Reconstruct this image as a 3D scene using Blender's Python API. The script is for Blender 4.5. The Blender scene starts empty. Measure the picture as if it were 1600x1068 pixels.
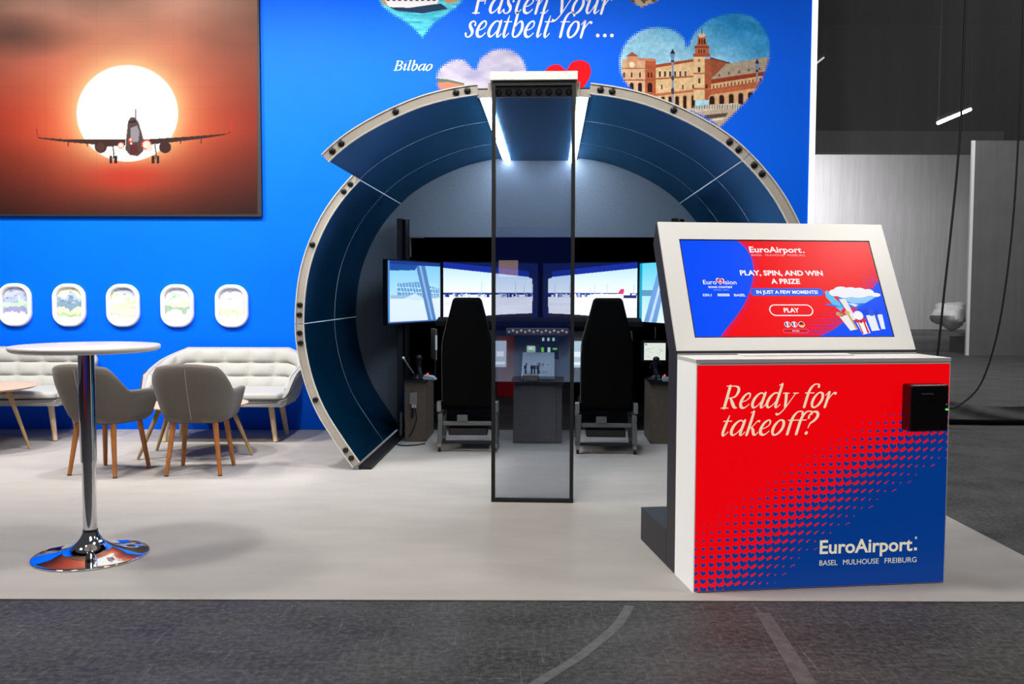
import bpy, math, random
import numpy as np
from mathutils import Vector, Matrix

PI = math.pi
SC = bpy.context.scene
COL = SC.collection

# ------------------------------------------------------------------ camera
F_PX = 1400.0
CAM_H = 1.408
_p, _r = math.radians(3.25), math.radians(0.15)
_f = Vector((0, math.cos(_p), -math.sin(_p)))
_rt = Vector((1, 0, 0))
_up = _rt.cross(_f)
RT = _rt * math.cos(_r) + _up * math.sin(_r)
UP = -_rt * math.sin(_r) + _up * math.cos(_r)
cam_d = bpy.data.cameras.new('camera')
cam = bpy.data.objects.new('camera', cam_d)
COL.objects.link(cam)
cam_d.sensor_width = 36.0
cam_d.lens = 36.0 * F_PX / 1600.0
cam_d.clip_end = 200
M3 = Matrix((RT, UP, -_f)).transposed()
cam.matrix_world = Matrix.Translation((0, 0, CAM_H)) @ M3.to_4x4()
SC.camera = cam

# ------------------------------------------------------------------ world, exposure, lights
SC.view_settings.view_transform = 'Standard'
SC.view_settings.look = 'None'
SC.view_settings.gamma = 1.0
SC.view_settings.use_curve_mapping = False
SC.view_settings.exposure = 0.0
try:
    SC.cycles.max_bounces = 8
    SC.cycles.transparent_max_bounces = 16
    SC.cycles.use_denoising = True
    SC.cycles.sample_clamp_indirect = 6
    SC.cycles.caustics_reflective = False
except Exception:
    pass
W = bpy.data.worlds.new('world')
SC.world = W
W.use_nodes = True
W.node_tree.nodes['Background'].inputs[0].default_value = (0.9, 0.93, 1.0, 1)
W.node_tree.nodes['Background'].inputs[1].default_value = 0.06


def area(name, loc, target, size, power, color=(1, 1, 1), sy=None):
    d = bpy.data.lights.new(name, 'AREA')
    d.energy = power
    d.color = color
    d.shape = 'RECTANGLE'
    d.size = size
    d.size_y = sy or size
    o = bpy.data.objects.new(name, d)
    COL.objects.link(o)
    o.location = loc
    o.rotation_euler = (Vector(target) - Vector(loc)).to_track_quat('-Z', 'Y').to_euler()
    return o


def spot(name, loc, target, power, angle=60, blend=.6, radius=.08, color=(1, 1, 1)):
    d = bpy.data.lights.new(name, 'SPOT')
    d.energy = power
    d.color = color
    d.spot_size = math.radians(angle)
    d.spot_blend = blend
    d.shadow_soft_size = radius
    o = bpy.data.objects.new(name, d)
    COL.objects.link(o)
    o.location = loc
    o.rotation_euler = (Vector(target) - Vector(loc)).to_track_quat('-Z', 'Y').to_euler()
    return o


WARM = (1.0, 0.96, 0.91)
for _x, _p in ((-5.6, 230), (-3.9, 250), (-2.2, 250), (-0.6, 190), (1.3, 85)):
    spot('booth_spot', (_x - .35, 6.3, 4.75), (_x, 8.75, 1.35), _p * 1.62, 104, .7, .11, WARM)
area('booth_light', (-5.0, 5.3, 4.9), (-3.0, 6.0, 0.0), .45, 95, WARM)
area('booth_light', (-3.5, 3.9, 4.9), (-2.4, 5.6, 0.0), .45, 95, WARM)
area('booth_light', (-0.2, 4.2, 4.9), (-0.4, 5.6, 0.0), .6, 112, WARM)
area('booth_light', (4.0, 3.6, 4.9), (1.9, 4.4, 0.6), .6, 85, WARM)
area('hall_light', (0.5, -1.0, 6.0), (0, 4, 0.0), 3.0, 85, (1, .98, .96))
area('hall_light', (5.6, 7.4, 6.0), (5.6, 9.4, 0.0), 1.2, 55, (1, 1, 1))  # added to brighten the curtain foot, stands for no known fixture
area('hall_light', (9.0, 29.5, 5.4), (9.0, 34, 2.0), 4.0, 1700, (1, 1, 1))
area('hall_light', (8.0, 14.0, 7.0), (9.5, 16.5, 0.5), 3.0, 900, (1, 1, 1))


# ------------------------------------------------------------------ colour and material helpers
def s2l(c):
    out = []
    for v in c[:3]:
        v = v / 255.0
        out.append(v / 12.92 if v <= 0.04045 else ((v + 0.055) / 1.055) ** 2.4)
    return tuple(out)


def mat(name, rgb, rough=.5, metal=0.0, noise=0.0, nscale=20.0, bump=0.0, bscale=None, emit=0.0, spec=.5,
        coat=0.0, rgb2=None, stretch=None, sheen=0.0):
    m = bpy.data.materials.new(name)
    m.use_nodes = True
    nt = m.node_tree
    b = nt.nodes['Principled BSDF']
    c = s2l(rgb) + (1,)
    b.inputs['Base Color'].default_value = c
    b.inputs['Roughness'].default_value = rough
    b.inputs['Metallic'].default_value = metal
    b.inputs['Specular IOR Level'].default_value = spec
    b.inputs['Coat Weight'].default_value = coat
    b.inputs['Coat Roughness'].default_value = .12
    b.inputs['Sheen Weight'].default_value = sheen
    if emit:
        b.inputs['Emission Color'].default_value = c
        b.inputs['Emission Strength'].default_value = emit
    if noise or bump or rgb2:
        tc = nt.nodes.new('ShaderNodeTexCoord')
        mp = nt.nodes.new('ShaderNodeMapping')
        nt.links.new(tc.outputs['Object'], mp.inputs['Vector'])
        if stretch:
            mp.inputs['Scale'].default_value = stretch
        n = nt.nodes.new('ShaderNodeTexNoise')
        n.inputs['Scale'].default_value = nscale
        n.inputs['Detail'].default_value = 5
        nt.links.new(mp.outputs[0], n.inputs['Vector'])
        if noise or rgb2:
            mx = nt.nodes.new('ShaderNodeMix')
            mx.data_type = 'RGBA'
            if rgb2:
                c2 = s2l(rgb2) + (1,)
            else:
                c2 = tuple(max(0, v * (1 - noise)) for v in c[:3]) + (1,)
            rp = nt.nodes.new('ShaderNodeMapRange')
            rp.inputs[1].default_value = .35
            rp.inputs[2].default_value = .65
            nt.links.new(n.outputs[0], rp.inputs[0])
            nt.links.new(rp.outputs[0], mx.inputs[0])
            mx.inputs[6].default_value = c
            mx.inputs[7].default_value = c2
            nt.links.new(mx.outputs[2], b.inputs['Base Color'])
        if bump:
            n2 = n
            if bscale:
                n2 = nt.nodes.new('ShaderNodeTexNoise')
                n2.inputs['Scale'].default_value = bscale
                n2.inputs['Detail'].default_value = 3
                nt.links.new(mp.outputs[0], n2.inputs['Vector'])
            bp = nt.nodes.new('ShaderNodeBump')
            bp.inputs['Strength'].default_value = bump
            bp.inputs['Distance'].default_value = .01
            nt.links.new(n2.outputs[0], bp.inputs['Height'])
            nt.links.new(bp.outputs[0], b.inputs['Normal'])
    return m


def attr_mat(name, emit=0.0, rough=.5, diffuse=1.0, spec=.3):
    """a printed or lit picture: its colours come from the 'Col' attribute of the mesh"""
    m = bpy.data.materials.new(name)
    m.use_nodes = True
    nt = m.node_tree
    b = nt.nodes['Principled BSDF']
    a = nt.nodes.new('ShaderNodeAttribute')
    a.attribute_name = 'Col'
    b.inputs['Roughness'].default_value = rough
    b.inputs['Specular IOR Level'].default_value = spec
    if diffuse == 1.0:
        nt.links.new(a.outputs['Color'], b.inputs['Base Color'])
    else:
        v = nt.nodes.new('ShaderNodeVectorMath')
        v.operation = 'SCALE'
        v.inputs[3].default_value = diffuse
        nt.links.new(a.outputs['Color'], v.inputs[0])
        nt.links.new(v.outputs[0], b.inputs['Base Color'])
    if emit:
        nt.links.new(a.outputs['Color'], b.inputs['Emission Color'])
        b.inputs['Emission Strength'].default_value = emit
    return m


def emis(name, rgb, strength):
    m = bpy.data.materials.new(name)
    m.use_nodes = True
    b = m.node_tree.nodes['Principled BSDF']
    b.inputs['Base Color'].default_value = s2l(rgb) + (1,)
    b.inputs['Emission Color'].default_value = s2l(rgb) + (1,)
    b.inputs['Emission Strength'].default_value = strength
    return m


def concrete_mat():
    m = bpy.data.materials.new('dark_concrete')
    m.use_nodes = True
    nt = m.node_tree
    L = nt.links
    b = nt.nodes['Principled BSDF']
    tc = nt.nodes.new('ShaderNodeTexCoord')

    def noise(scale, det, sc=(1, 1, 1), rot=0.0, dist=0.0):
        mp = nt.nodes.new('ShaderNodeMapping')
        mp.inputs['Scale'].default_value = sc
        mp.inputs['Rotation'].default_value = (0, 0, rot)
        L.new(tc.outputs['Object'], mp.inputs['Vector'])
        n = nt.nodes.new('ShaderNodeTexNoise')
        n.inputs['Scale'].default_value = scale
        n.inputs['Detail'].default_value = det
        n.inputs['Distortion'].default_value = dist
        L.new(mp.outputs[0], n.inputs['Vector'])
        return n

    def ramp(src, a, bb, ca, cb):
        r = nt.nodes.new('ShaderNodeValToRGB')
        r.color_ramp.elements[0].position = a
        r.color_ramp.elements[1].position = bb
        r.color_ramp.elements[0].color = (ca, ca, ca, 1)
        r.color_ramp.elements[1].color = (cb, cb, cb, 1)
        L.new(src.outputs[0], r.inputs[0])
        return r

    def add(x, y, f=1.0, mode='ADD'):
        mx = nt.nodes.new('ShaderNodeMix')
        mx.data_type = 'RGBA'
        mx.blend_type = mode
        mx.inputs[0].default_value = f
        L.new(x, mx.inputs[6])
        L.new(y, mx.inputs[7])
        return mx.outputs[2]
    base = ramp(noise(1.6, 8, (1, 2.2, 1), .4), .3, .72, .016, .044)
    fine = ramp(noise(38, 9), .40, .70, 0.0, .045)
    streak = ramp(noise(7, 9, (1, 26, 1), .55, .5), .58, .72, 0.0, .075)
    specks = ramp(noise(110, 3), .665, .72, 0.0, .20)
    streak2 = ramp(noise(4, 9, (30, 1, 1), -.75, .7), .62, .74, 0.0, .07)
    c = add(base.outputs[0], fine.outputs[0])
    c = add(c, streak.outputs[0])
    c = add(c, specks.outputs[0])
    c = add(c, streak2.outputs[0])
    L.new(c, b.inputs['Base Color'])
    rr = ramp(noise(3, 6), .3, .7, .5, .72)
    L.new(rr.outputs[0], b.inputs['Roughness'])
    bp = nt.nodes.new('ShaderNodeBump')
    b.inputs['Specular IOR Level'].default_value = .28
    bp.inputs['Strength'].default_value = .15
    bp.inputs['Distance'].default_value = .01
    L.new(noise(45, 5).outputs[0], bp.inputs['Height'])
    L.new(bp.outputs[0], b.inputs['Normal'])
    return m


# ------------------------------------------------------------------ mesh builder
class MB:
    def __init__(self):
        self.v, self.f, self.mi = [], [], []
        self.T = Matrix.Identity(4)
        self.m = 0

    def add(self, vs, fs):
        n = len(self.v)
        self.v += [tuple(self.T @ Vector(p)) for p in vs]
        self.f += [tuple(i + n for i in q) for q in fs]
        self.mi += [self.m] * len(fs)
        return self

    def box(self, x0, x1, y0, y1, z0, z1):
        return self.add([(x0, y0, z0), (x1, y0, z0), (x1, y1, z0), (x0, y1, z0),
                         (x0, y0, z1), (x1, y0, z1), (x1, y1, z1), (x0, y1, z1)],
                        [(3, 2, 1, 0), (4, 5, 6, 7), (0, 1, 5, 4), (1, 2, 6, 5), (2, 3, 7, 6), (3, 0, 4, 7)])

    def rod(self, a, b, ra, rb=None, n=16, cap=True):
        a, b = Vector(a), Vector(b)
        rb = ra if rb is None else rb
        d = (b - a).normalized()
        x = d.orthogonal().normalized()
        y = d.cross(x)
        vs = []
        for p, r in ((a, ra), (b, rb)):
            vs += [p + (x * math.cos(2 * PI * i / n) + y * math.sin(2 * PI * i / n)) * r for i in range(n)]
        fs = [(i, (i + 1) % n, n + (i + 1) % n, n + i) for i in range(n)]
        if cap:
            fs += [tuple(range(n))[::-1], tuple(range(n, 2 * n))]
        return self.add(vs, fs)

    def tube(self, pts, r, n=8, sub=6):
        P = smooth(pts, sub) if sub else [Vector(p) for p in pts]
        vs, fs = [], []
        up = None
        for i, p in enumerate(P):
            d = (P[min(i + 1, len(P) - 1)] - P[max(i - 1, 0)]).normalized()
            if up is None:
                up = d.orthogonal().normalized()
            up = (up - d * up.dot(d)).normalized()
            y = d.cross(up)
            vs += [p + (up * math.cos(2 * PI * k / n) + y * math.sin(2 * PI * k / n)) * r for k in range(n)]
        for i in range(len(P) - 1):
            fs += [(i * n + k, i * n + (k + 1) % n, (i + 1) * n + (k + 1) % n, (i + 1) * n + k) for k in range(n)]
        fs += [tuple(range(n))[::-1], tuple(range((len(P) - 1) * n, len(P) * n))]
        return self.add(vs, fs)

    def lathe(self, prof, n=64, c=(0, 0, 0)):
        vs, fs = [], []
        for r, z in prof:
            vs += [(c[0] + r * math.cos(2 * PI * i / n), c[1] + r * math.sin(2 * PI * i / n), c[2] + z) for i in range(n)]
        for k in range(len(prof) - 1):
            fs += [(k * n + i, k * n + (i + 1) % n, (k + 1) * n + (i + 1) % n, (k + 1) * n + i) for i in range(n)]
        fs += [tuple(range(n))[::-1], tuple(range((len(prof) - 1) * n, len(prof) * n))]
        return self.add(vs, fs)

    def prism(self, pts, axis, a, b):
        """polygon pts extruded from a to b along the axis ('x','y','z')"""
        def P(p, h):
            return {'x': (h, p[0], p[1]), 'y': (p[0], h, p[1]), 'z': (p[0], p[1], h)}[axis]
        n = len(pts)
        vs = [P(p, a) for p in pts] + [P(p, b) for p in pts]
        fs = [tuple(range(n))[::-1], tuple(range(n, 2 * n))]
        fs += [(i, (i + 1) % n, n + (i + 1) % n, n + i) for i in range(n)]
        return self.add(vs, fs)

    def grid(self, rows, closed_u=False, closed_v=False):
        """rows: list of lists of points"""
        nr, nc = len(rows), len(rows[0])
        vs = [p for r in rows for p in r]
        fs = []
        for i in range(nr if closed_u else nr - 1):
            for j in range(nc if closed_v else nc - 1):
                i2, j2 = (i + 1) % nr, (j + 1) % nc
                fs.append((i * nc + j, i * nc + j2, i2 * nc + j2, i2 * nc + j))
        return self.add(vs, fs)

    def ball(self, c, r, n=16, sz=(1, 1, 1)):
        m = n // 2
        vs, fs = [], []
        for k in range(m + 1):
            a = PI * k / m
            vs += [(c[0] + sz[0] * r * math.sin(a) * math.cos(2 * PI * i / n),
                    c[1] + sz[1] * r * math.sin(a) * math.sin(2 * PI * i / n),
                    c[2] + sz[2] * r * math.cos(a)) for i in range(n)]
        for k in range(m):
            fs += [(k * n + i, (k + 1) * n + i, (k + 1) * n + (i + 1) % n, k * n + (i + 1) % n) for i in range(n)]
        return self.add(vs, fs)

    def build(self, name, material, parent=None, bevel=0.0, fix=True, sharp=.6, seg=2):
        me = bpy.data.meshes.new(name)
        me.from_pydata(self.v, [], self.f)
        for mm in (material if isinstance(material, (list, tuple)) else [material]):
            me.materials.append(mm)
        if any(self.mi):
            me.polygons.foreach_set('material_index', self.mi)
        if fix:
            import bmesh
            bm = bmesh.new()
            bm.from_mesh(me)
            bmesh.ops.remove_doubles(bm, verts=bm.verts, dist=1e-6)
            bmesh.ops.recalc_face_normals(bm, faces=bm.faces)
            bm.to_mesh(me)
            bm.free()
        me.polygons.foreach_set('use_smooth', [True] * len(me.polygons))
        me.set_sharp_from_angle(angle=sharp)
        me.update()
        o = bpy.data.objects.new(name, me)
        COL.objects.link(o)
        if parent:
            o.parent = parent
        if bevel:
            bv = o.modifiers.new('bevel', 'BEVEL')
            bv.width = bevel
            bv.segments = seg
            bv.limit_method = 'ANGLE'
            bv.harden_normals = True
        return o


def smooth(pts, sub=6):
    P = [Vector(p) for p in pts]
    P = [P[0] * 2 - P[1]] + P + [P[-1] * 2 - P[-2]]
    out = []
    for i in range(1, len(P) - 2):
        for k in range(sub):
            t = k / sub
            a, b, c, d = P[i - 1], P[i], P[i + 1], P[i + 2]
            out.append(.5 * ((2 * b) + (c - a) * t + (2 * a - 5 * b + 4 * c - d) * t * t + (3 * b - a - 3 * c + d) * t ** 3))
    out.append(P[-2])
    return out


def tag(o, label=None, cat=None, group=None, kind=None):
    if label:
        o['label'] = label
    if cat:
        o['category'] = cat
    if group:
        o['group'] = group
    if kind:
        o['kind'] = kind
    return o


def empty(name, loc=(0, 0, 0), rz=0.0, **k):
    o = bpy.data.objects.new(name, None)
    COL.objects.link(o)
    o.location = loc
    o.rotation_euler = (0, 0, rz)
    o.empty_display_size = .1
    return tag(o, **k)


def copy_tree(o, parent=None):
    c = o.copy()
    COL.objects.link(c)
    c.parent = parent
    for ch in [x for x in list(bpy.data.objects) if x.parent == o]:
        copy_tree(ch, c)
    return c


# ------------------------------------------------------------------ flat prints
def flat_obj(name, verts, faces, cols, material, parent=None, T=None):
    """cols: one colour for each vertex"""
    me = bpy.data.meshes.new(name)
    V = np.asarray(verts, dtype=np.float64)
    if T is not None:
        A = np.array(T)
        V = V @ A[:3, :3].T + A[:3, 3]
    me.from_pydata([], [], [])
    if isinstance(faces, np.ndarray):
        nf = len(faces)
        me.vertices.add(len(V))
        me.vertices.foreach_set('co', V.astype(np.float32).ravel())
        me.loops.add(nf * 4)
        me.loops.foreach_set('vertex_index', faces.astype(np.int32).ravel())
        me.polygons.add(nf)
        me.polygons.foreach_set('loop_start', np.arange(0, nf * 4, 4, dtype=np.int32))
        me.update(calc_edges=True)
    else:
        me.from_pydata([tuple(p) for p in V], [], faces)
    ca = me.attributes.new('Col', 'FLOAT_COLOR', 'POINT')
    C = np.ones((len(V), 4), dtype=np.float32)
    C[:, :3] = cols
    ca.data.foreach_set('color', C.ravel())
    me.materials.append(material)
    me.update()
    o = bpy.data.objects.new(name, me)
    COL.objects.link(o)
    if parent:
        o.parent = parent
    return o


def lin(A):
    A = np.asarray(A, dtype=np.float64) / 255.0
    return np.where(A <= .04045, A / 12.92, ((A + .055) / 1.055) ** 2.4)


class Raster:
    """a small picture painted with shapes, made into a mesh with one vertex a dot; x right, y down"""

    def __init__(self, x0, x1, y0, y1, step):
        self.x = np.arange(x0, x1 + step * .5, step)
        self.y = np.arange(y0, y1 + step * .5, step)
        self.X, self.Y = np.meshgrid(self.x, self.y)
        self.C = np.zeros(self.X.shape + (3,))
        self.A = np.ones(self.X.shape, dtype=bool)

    def put(self, mask, c):
        if callable(c):
            self.C[mask] = c(self.X[mask], self.Y[mask])
        else:
            self.C[mask] = c
        return self

    def inside(self, pts):
        P = np.asarray(pts, dtype=float)
        m = np.zeros(self.X.shape, dtype=bool)
        j = len(P) - 1
        for i in range(len(P)):
            xi, yi, xj, yj = P[i, 0], P[i, 1], P[j, 0], P[j, 1]
            if yi != yj:
                c = ((yi > self.Y) != (yj > self.Y)) & (self.X < (xj - xi) * (self.Y - yi) / (yj - yi) + xi)
                m ^= c
            j = i
        return m

    def poly(self, pts, c):
        return self.put(self.inside(pts), c)

    def rect(self, a, b, c, d, col):
        return self.put((self.X >= a) & (self.X <= b) & (self.Y >= c) & (self.Y <= d), col)

    def ell(self, cx, cy, rx, ry, col):
        return self.put(((self.X - cx) / rx) ** 2 + ((self.Y - cy) / ry) ** 2 <= 1, col)

    def arch(self, cx, y0, y1, w, col):
        self.rect(cx - w / 2, cx + w / 2, y0 + w / 2, y1, col)
        return self.ell(cx, y0 + w / 2, w / 2, w / 2, col)

    def line(self, pts, w, col):
        for (x0, y0), (x1, y1) in zip(pts[:-1], pts[1:]):
            dx, dy = x1 - x0, y1 - y0
            L = max(1e-9, dx * dx + dy * dy)
            t = np.clip(((self.X - x0) * dx + (self.Y - y0) * dy) / L, 0, 1)
            self.put(np.hypot(self.X - x0 - t * dx, self.Y - y0 - t * dy) <= w / 2, col)
        return self

    def build(self, name, material, mapf, parent=None):
        ny, nx = self.X.shape
        idx = np.arange(ny * nx).reshape(ny, nx)
        a = self.A
        ok = a[:-1, :-1] & a[1:, :-1] & a[:-1, 1:] & a[1:, 1:]
        F = np.stack([idx[1:, :-1][ok], idx[1:, 1:][ok], idx[:-1, 1:][ok], idx[:-1, :-1][ok]], 1)
        used = np.unique(F)
        re = np.full(ny * nx, -1)
        re[used] = np.arange(len(used))
        V = mapf(self.X.ravel()[used], self.Y.ravel()[used])
        return flat_obj(name, V, re[F], lin(np.clip(self.C.reshape(-1, 3)[used], 0, 255)), material, parent)


_rng = np.random.RandomState(4)


def vnoise(X, Y, scale, seed=0, octv=4):
    """smooth value noise in numpy, 0..1"""
    out = np.zeros(np.shape(X))
    amp, tot = 1.0, 0.0
    rs = np.random.RandomState(seed)
    for o in range(octv):
        G = rs.rand(64, 64)
        u, v = np.asarray(X) / scale * 2 ** o + 17.3, np.asarray(Y) / scale * 2 ** o + 9.1
        iu, iv = np.floor(u).astype(int), np.floor(v).astype(int)
        fu, fv = u - iu, v - iv
        fu, fv = fu * fu * (3 - 2 * fu), fv * fv * (3 - 2 * fv)
        g = lambda a, b: G[a % 64, b % 64]
        n = (g(iu, iv) * (1 - fu) + g(iu + 1, iv) * fu) * (1 - fv) + (g(iu, iv + 1) * (1 - fu) + g(iu + 1, iv + 1) * fu) * fv
        out += n * amp
        tot += amp
        amp *= .5
    return out / tot


def heart_pts(cx, cy, s, ang=0.0, n=40):
    """heart outline of about width s, point down, y down in the picture"""
    out = []
    for i in range(n):
        t = 2 * PI * i / n
        x = 16 * math.sin(t) ** 3
        y = -(13 * math.cos(t) - 5 * math.cos(2 * t) - 2 * math.cos(3 * t) - math.cos(4 * t))
        x, y = x / 33.0 * s, (y - 2.5) / 33.0 * s
        out.append((cx + x * math.cos(ang) - y * math.sin(ang), cy + x * math.sin(ang) + y * math.cos(ang)))
    return out


class Print:
    """flat coloured polygons in layers on a plane; local x right, z up, y = -depth step"""

    def __init__(self, eps=.00025):
        self.v, self.f, self.c = [], [], []
        self.layer = 0
        self.eps = eps

    def poly(self, pts, rgb, layer=None):
        L = self.layer if layer is None else layer
        n = len(self.v)
        self.v += [(p[0], -self.eps * L, p[1]) for p in pts]
        self.f.append(tuple(range(n, n + len(pts))))
        c = s2l(rgb)
        self.c += [c] * len(pts)

    def rect(self, a, b, c, d, rgb, layer=None):
        self.poly([(a, c), (b, c), (b, d), (a, d)], rgb, layer)

    def pill(self, cx, cy, w, h, rgb, layer=None):
        r = h / 2
        pts = [(cx + w / 2 - r + r * math.cos(a), cy + r * math.sin(a)) for a in np.linspace(-PI / 2, PI / 2, 13)]
        pts += [(cx - w / 2 + r + r * math.cos(a), cy + r * math.sin(a)) for a in np.linspace(PI / 2, 3 * PI / 2, 13)]
        self.poly(pts, rgb, layer)

    def disc(self, cx, cy, r, rgb, layer=None, ry=None):
        self.poly([(cx + r * math.cos(a), cy + (ry or r) * math.sin(a)) for a in np.linspace(0, 2 * PI, 24, endpoint=False)], rgb, layer)

    def mesh(self, vs, fs, rgb, layer=None):
        L = self.layer if layer is None else layer
        n = len(self.v)
        self.v += [(p[0], -self.eps * L, p[1]) for p in vs]
        self.f += [tuple(i + n for i in q) for q in fs]
        self.c += [s2l(rgb)] * len(vs)

    def build(self, name, material, parent=None):
        return flat_obj(name, self.v, self.f, self.c, material, parent)


_tcache = {}


def sans(text, bold=0.0, spacing=1.0):
    """outline of a line of text in the built-in font: verts (x,y), faces, width, at size 1"""
    k = (text, bold, spacing)
    if k in _tcache:
        return _tcache[k]
    cu = bpy.data.curves.new('t', 'FONT')
    cu.body = text
    cu.size = 1.0
    cu.space_character = spacing
    cu.offset = bold
    cu.resolution_u = 3
    o = bpy.data.objects.new('t', cu)
    COL.objects.link(o)
    dg = bpy.context.evaluated_depsgraph_get()
    me = bpy.data.meshes.new_from_object(o.evaluated_get(dg))
    vs = [(v.co.x, v.co.y) for v in me.vertices]
    fs = [tuple(p.vertices) for p in me.polygons]
    bpy.data.objects.remove(o)
    bpy.data.curves.remove(cu)
    bpy.data.meshes.remove(me)
    xs = [v[0] for v in vs]
    ys = [v[1] for v in vs]
    r = (vs, fs, min(xs), max(xs), min(ys), max(ys))
    _tcache[k] = r
    return r


def put_sans(pr, text, x0, x1, ybase, h, rgb, bold=0.0, spacing=1.0, cap=.727, layer=None, caps_h=True):
    """write text so that it spans x0..x1 with capital height h"""
    vs, fs, a, b, c, d = sans(text, bold, spacing)
    sx = (x1 - x0) / (b - a)
    sy = h / cap
    pr.mesh([(x0 + (v[0] - a) * sx, ybase + v[1] * sy) for v in vs], fs, rgb, layer)


# italic serif letters drawn as pen strokes: (x, y, pen width) points; em = 1, x-height .45
G = {}
G['a'] = (.50, [[(.40, .37, .03), (.33, .445, .035), (.22, .43, .055), (.11, .30, .09), (.075, .13, .095), (.14, .02, .06), (.24, .05, .035), (.34, .17, .03), (.40, .30, .025)],
                [(.42, .45, .075), (.405, .30, .09), (.385, .10, .09), (.41, .015, .06), (.47, .03, .025), (.52, .10, .02)]])
G['b'] = (.47, [[(.05, .68, .02), (.11, .705, .035), (.135, .70, .07), (.13, .5, .09), (.12, .2, .085), (.13, .06, .06), (.21, .005, .045), (.33, .07, .08), (.40, .23, .095), (.37, .39, .08), (.30, .445, .05), (.20, .37, .03), (.135, .22, .022)]])
G['d'] = (.52, [[(.40, .37, .03), (.33, .445, .035), (.22, .43, .055), (.11, .30, .09), (.075, .13, .095), (.14, .02, .06), (.24, .05, .035), (.34, .17, .03), (.40, .30, .025)],
                [(.33, .68, .02), (.40, .705, .035), (.42, .70, .075), (.41, .45, .09), (.39, .10, .09), (.415, .015, .06), (.47, .03, .025), (.53, .10, .02)]])
G['e'] = (.40, [[(.10, .19, .02), (.22, .23, .025), (.31, .31, .04), (.31, .41, .05), (.24, .45, .045), (.13, .37, .075), (.065, .20, .095), (.10, .06, .09), (.19, .01, .06), (.28, .04, .035), (.36, .12, .02)]])
G['f'] = (.30, [[(.45, .62, .075), (.44, .675, .05), (.37, .70, .035), (.27, .68, .05), (.19, .58, .08), (.15, .44, .09), (.14, .25, .09), (.135, .02, .088)],
                [(.04, .435, .028), (.34, .435, .028)]])
G['i'] = (.25, [[(.03, .36, .02), (.08, .43, .03), (.135, .45, .07), (.125, .3, .09), (.11, .10, .09), (.13, .015, .06), (.18, .03, .025), (.24, .10, .02)],
                [(.15, .63, .09), (.151, .64, .09)]])
G['k'] = (.46, [[(.05, .68, .02), (.11, .705, .035), (.135, .70, .07), (.13, .4, .09), (.11, .02, .085)],
                [(.12, .18, .022), (.22, .26, .03), (.34, .42, .035), (.40, .42, .07)],
                [(.20, .25, .03), (.27, .16, .085), (.33, .04, .08), (.40, .01, .035), (.46, .09, .02)]])
G['l'] = (.25, [[(.05, .68, .02), (.11, .705, .035), (.135, .70, .07), (.13, .4, .09), (.115, .10, .09), (.135, .015, .06), (.18, .03, .025), (.24, .10, .02)]])
G['n'] = (.52, [[(.02, .36, .02), (.07, .43, .03), (.115, .45, .07), (.11, .25, .09), (.095, .01, .085)],
                [(.11, .16, .022), (.20, .34, .025), (.30, .44, .04), (.38, .42, .07), (.375, .26, .09), (.355, .10, .09), (.38, .015, .06), (.44, .03, .025), (.50, .10, .02)]])
G['o'] = (.46, [[(.30, .445, .045), (.20, .43, .05), (.10, .30, .085), (.07, .14, .09), (.12, .02, .06), (.21, .005, .05), (.32, .09, .08), (.385, .24, .09), (.36, .39, .08), (.28, .445, .045)]])
G['r'] = (.36, [[(.02, .36, .02), (.07, .43, .03), (.115, .45, .07), (.11, .25, .09), (.095, .01, .085)],
                [(.11, .16, .022), (.20, .34, .03), (.28, .43, .045), (.34, .41, .08)]])
G['s'] = (.36, [[(.31, .34, .065), (.30, .41, .03), (.22, .445, .04), (.13, .39, .07), (.15, .29, .09), (.24, .19, .095), (.26, .09, .075), (.18, .01, .04), (.08, .02, .035), (.04, .10, .065)]])
G['t'] = (.30, [[(.17, .60, .02), (.155, .5, .05), (.135, .35, .085), (.11, .12, .09), (.14, .01, .065), (.20, .03, .03), (.27, .11, .02)],
                [(.03, .435, .028), (.29, .435, .028)]])
G['u'] = (.52, [[(.02, .36, .02), (.07, .43, .03), (.125, .45, .07), (.11, .28, .09), (.10, .10, .085), (.15, .01, .05), (.24, .07, .03), (.36, .30, .022)],
                [(.40, .45, .085), (.38, .25, .09), (.37, .09, .09), (.395, .015, .06), (.45, .03, .025), (.51, .10, .02)]])
G['y'] = (.50, [[(.10, .44, .05), (.13, .40, .09), (.17, .25, .09), (.205, .06, .085), (.215, .0, .05)],
                [(.47, .435, .03), (.41, .36, .03), (.30, .14, .032), (.20, -.04, .035), (.10, -.16, .04), (.02, -.20, .06), (-.03, -.18, .06)],
                [(.02, .436, .026), (.22, .436, .026)], [(.37, .436, .026), (.54, .436, .026)]])
G['F'] = (.58, [[(.19, .66, .095), (.19, .02, .095)], [(.08, .665, .03), (.58, .665, .035)], [(.58, .665, .03), (.585, .52, .022)],
                [(.19, .35, .03), (.43, .35, .03)], [(.43, .43, .025), (.43, .27, .025)], [(.08, .013, .028), (.32, .013, .028)]])
G['B'] = (.62, [[(.19, .66, .095), (.19, .02, .095)], [(.08, .665, .028), (.33, .665, .032), (.46, .62, .07), (.50, .52, .09), (.44, .40, .06), (.30, .355, .03), (.20, .355, .028)],
                [(.30, .355, .03), (.47, .31, .06), (.54, .18, .095), (.47, .05, .07), (.33, .013, .035), (.08, .013, .028)]])
G['R'] = (.64, [[(.19, .66, .095), (.19, .02, .095)], [(.08, .665, .028), (.34, .665, .032), (.48, .62, .07), (.52, .50, .095), (.46, .36, .06), (.32, .31, .03), (.20, .31, .028)],
                [(.31, .31, .05), (.42, .16, .095), (.52, .04, .08), (.61, .013, .03)], [(.08, .013, .028), (.32, .013, .028)]])
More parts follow.
